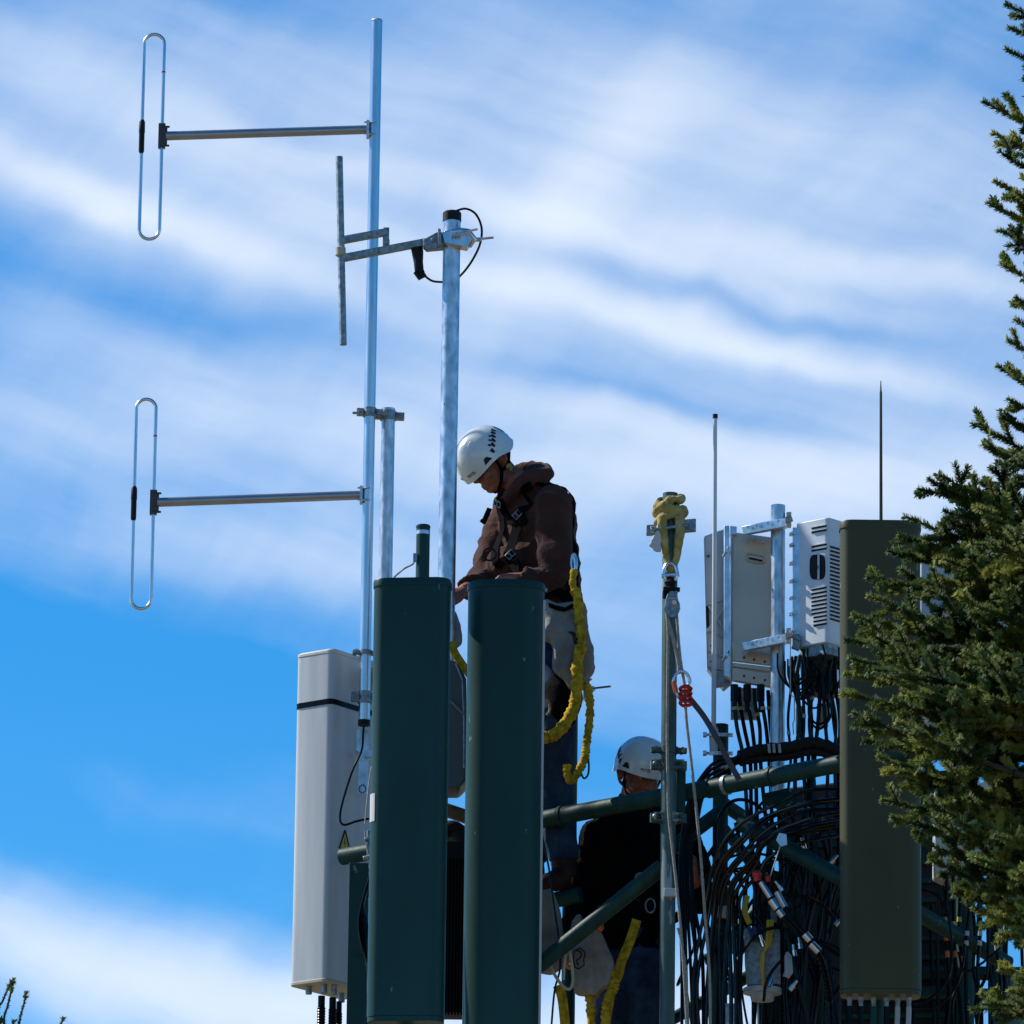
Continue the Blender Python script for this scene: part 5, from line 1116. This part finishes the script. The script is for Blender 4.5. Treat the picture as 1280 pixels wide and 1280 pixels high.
# ================================================================== spruce
def needles(mb, a, b, r, dens, rn, up=.25):
    ax = b-a; L_ = ax.length
    if L_ < 1e-5: return
    ax.normalize(); e = ax.orthogonal().normalized(); f = ax.cross(e); n = int(L_*dens)
    for i in range(n):
        u = rn.random(); c = a+(b-a)*u; an = rn.uniform(0, 6.283); d = e*math.cos(an)+f*math.sin(an)
        l = r*rn.uniform(.8, 1.1)
        v = (d*.9+ax*rn.uniform(.2, .75)+Vector((0, 0, up*.4))).normalized()*l; w = v.cross(ax).normalized()*.0023
        o = len(mb.v); mb.v += [c-w, c+w, c+v*.6+w*1.2, c+v, c+v*.6-w*1.2]; mb.f.append((o, o+1, o+2, o+3, o+4))
def spruce_branch(cr_, wd, base, tip, rn, size=1.0, sag=.06, dens=2000, depth=2):
    d = tip-base; L_ = d.length; mid = (base+tip)/2-Vector((0, 0, sag*L_)); k = max(4, int(L_/.05)); pts = []
    for i in range(k+1):
        t = i/k; pts.append(base*(1-t)**2+mid*2*t*(1-t)+tip*t*t+Vector((rn.uniform(-.004, .004), rn.uniform(-.004, .004), rn.uniform(-.004, .004))))
    wd.tube(pts, [max(.0025, .011*size*(1-i/(k+.5))) for i in range(k+1)], 6)
    for i in range(k): 
        if i/k > .25 or depth < 2: needles(cr_, pts[i], pts[i+1], .0235, dens, rn)
    if depth > 0:
        step = .068 if depth == 2 else .072; s_ = L_*.12; sd = 1
        while s_ < L_*.96:
            t = s_/L_; p = pts[min(k, int(t*k))]; ax = (pts[min(k, int(t*k)+1)]-pts[max(0, int(t*k)-1)]).normalized()
            lat = ax.cross(Vector((0, 0, 1))); lat = lat.normalized() if lat.length > .05 else Vector((1, 0, 0)); ro = rn.uniform(-1.0, 1.0); lat = lat*math.cos(ro)+lat.cross(ax)*math.sin(ro)
            v = (ax*rn.uniform(.6, .9)+lat*sd*rn.uniform(.6, 1.0)+Vector((0, 0, rn.uniform(.0, .3)))).normalized()
            ll = (min(.26, .06+(L_-s_)*.5) if depth == 2 else min(.10, .035+(L_-s_)*.5))*rn.uniform(.7, 1.15)
            if depth == 2 and ll > .1: spruce_branch(cr_, wd, p, p+v*ll, rn, .5, .04, dens, 1)
            else:
                q_ = p+v*ll; wd.tube([p, q_], [.003, .002], 5); needles(cr_, p, q_, .023, dens, rn)
            s_ += step*rn.uniform(.7, 1.3); sd = -sd
def spruce(label, tips, trunk_px, trunk_top, Yt, seed, tips_dy=50, grp=None):
    rn = random.Random(seed); tx = P(trunk_px, 700, Yt); zt = P(trunk_px, trunk_top, Yt).z
    t = thing('spruce_tree', label, 'tree', (tx.x, tx.y, 0), grp)
    m = MB(); k = 14; m.tube([Vector((tx.x+.02*math.sin(i*1.7), tx.y+.02*math.cos(i), zt*i/k)) for i in range(k+1)], [.16*(1-i/(k+.3))+.01 for i in range(k+1)], 16); m.build('trunk', G['bark'], t)
    cr_, wd = MB(), MB()
    for (x, y, dy, ln, rise) in tips:
        tip = P(x, y, Yt+dy); base = tip+Vector((ln, -dy*.4*min(1, ln/1.0), -rise*ln)); spruce_branch(cr_, wd, base, tip, rn)
        root = Vector((tx.x, tx.y, min(zt-.05, base.z-.12))); wd.tube([root, (root+base)/2-Vector((0, 0, .03)), base], [.022, .016, .011], 7)
    cr_.build('crown', G['needle'], t, smooth=0); wd.build('branches', G['bark'], t, smooth=60)
    return t
rn = random.Random(11); TIPS = []
# outline tips read off the tree's edge, then fill
for (x, y) in ((1258, 4), (1262, 34), (1258, 60), (1278, 100), (1229, 127), (1240, 165), (1250, 190), (1268, 200), (1243, 226), (1234, 253), (1247, 285), (1250, 328), (1268, 372), (1268, 400), (1258, 424), (1248, 458), (1262, 500), (1217, 530), (1228, 555), (1250, 520), (1160, 600), (1174, 594), (1212, 596), (1264, 575)): TIPS.append((x, y, rn.uniform(-.25, .25), .75, .45))
for (x, y) in ((1148, 612), (1130, 645), (1122, 668), (1112, 690), (1126, 716), (1085, 722), (1086, 745), (1064, 770), (1056, 800), (1060, 822), (1054, 842), (1052, 866), (1066, 890), (1080, 925), (1096, 945), (1110, 965), (1104, 1000), (1115, 1022), (1150, 1050), (1160, 1075), (1185, 1085), (1190, 1110), (1215, 1135), (1235, 1145)): TIPS.append((x, y, rn.uniform(-.25, .25), rn.uniform(.55, .85), rn.uniform(.05, .35)))
def xL(y):
    K_ = [(600, 1165), (650, 1135), (700, 1120), (740, 1090), (790, 1066), (850, 1060), (900, 1075), (950, 1105), (1000, 1115), (1040, 1150), (1080, 1185), (1130, 1225)]
    for (a, b), (c, d) in zip(K_, K_[1:]):
        if a <= y <= c: return b+(d-b)*(y-a)/(c-a)
    return 1240
for i in range(62):
    y = rn.uniform(610, 1110); x = rn.uniform(xL(y)+14, 1300); TIPS.append((x, y, rn.uniform(-.55, .5), rn.uniform(.4, .8), rn.uniform(.05, .4)))
for y in range(10, 600, 29): TIPS.append((1285+rn.uniform(-8, 12), y, rn.uniform(-.4, .4), .5, .4))
for i in range(14): TIPS.append((rn.uniform(1150, 1275), rn.uniform(690, 900), rn.uniform(-.3, .1), .5, .25))
for (x, y) in ((1214, 1262), (1228, 1256), (1244, 1270), (1262, 1238), (1270, 1222), (1250, 1210)): TIPS.append((x, y, rn.uniform(-.2, .2), .5, -.1 if y > 1250 else .3))
spruce('big green spruce with dense needled boughs at the right edge', TIPS, 1500, -300, 24.0, 5)
t = thing('young_spruce', 'bare leader shoots of a young spruce at the bottom left corner', 'tree', (P(20, 1280, 20).x, 20, 0))
m = MB(); a = P(12, 1330, 20); m.tube([Vector((a.x, 20, 0)), a], [.06, .02], 12); m.build('trunk', G['bark'], t)
cr_, wd = MB(), MB(); rn = random.Random(2); u2 = 20/math.cos(PITCH)/FPX
for pts_ in ([(12, 1330), (-2, 1268), (4, 1250), (14, 1227)], [(12, 1330), (5, 1278), (10, 1256), (17, 1226)], [(14, 1330), (24, 1278), (29, 1258), (33, 1241)], [(14, 1330), (60, 1300), (74, 1284), (79, 1273)], [(12, 1330), (14, 1290), (18, 1276)], [(12, 1330), (0, 1290), (2, 1274)]):
    sp = smoothpath([P(x, y, 20) for x, y in pts_], 8); n = len(sp); wd.tube(sp, [.0042*(1-.4*i/n) for i in range(n)], 6)
    for i in range(n-1): needles(cr_, sp[i], sp[i+1], .010 if i < n-5 else .015, 520 if i < n-5 else 1500, rn, .6)
cr_.build('crown', G['needle'], t, smooth=0); wd.build('branches', G['bark'], t)
# ================================================================== render settings
vs_ = scene.view_settings; vs_.view_transform = 'Standard'; vs_.look = 'None'; vs_.gamma = 1; vs_.exposure = .28; vs_.use_curve_mapping = False
scene.render.engine = 'CYCLES'
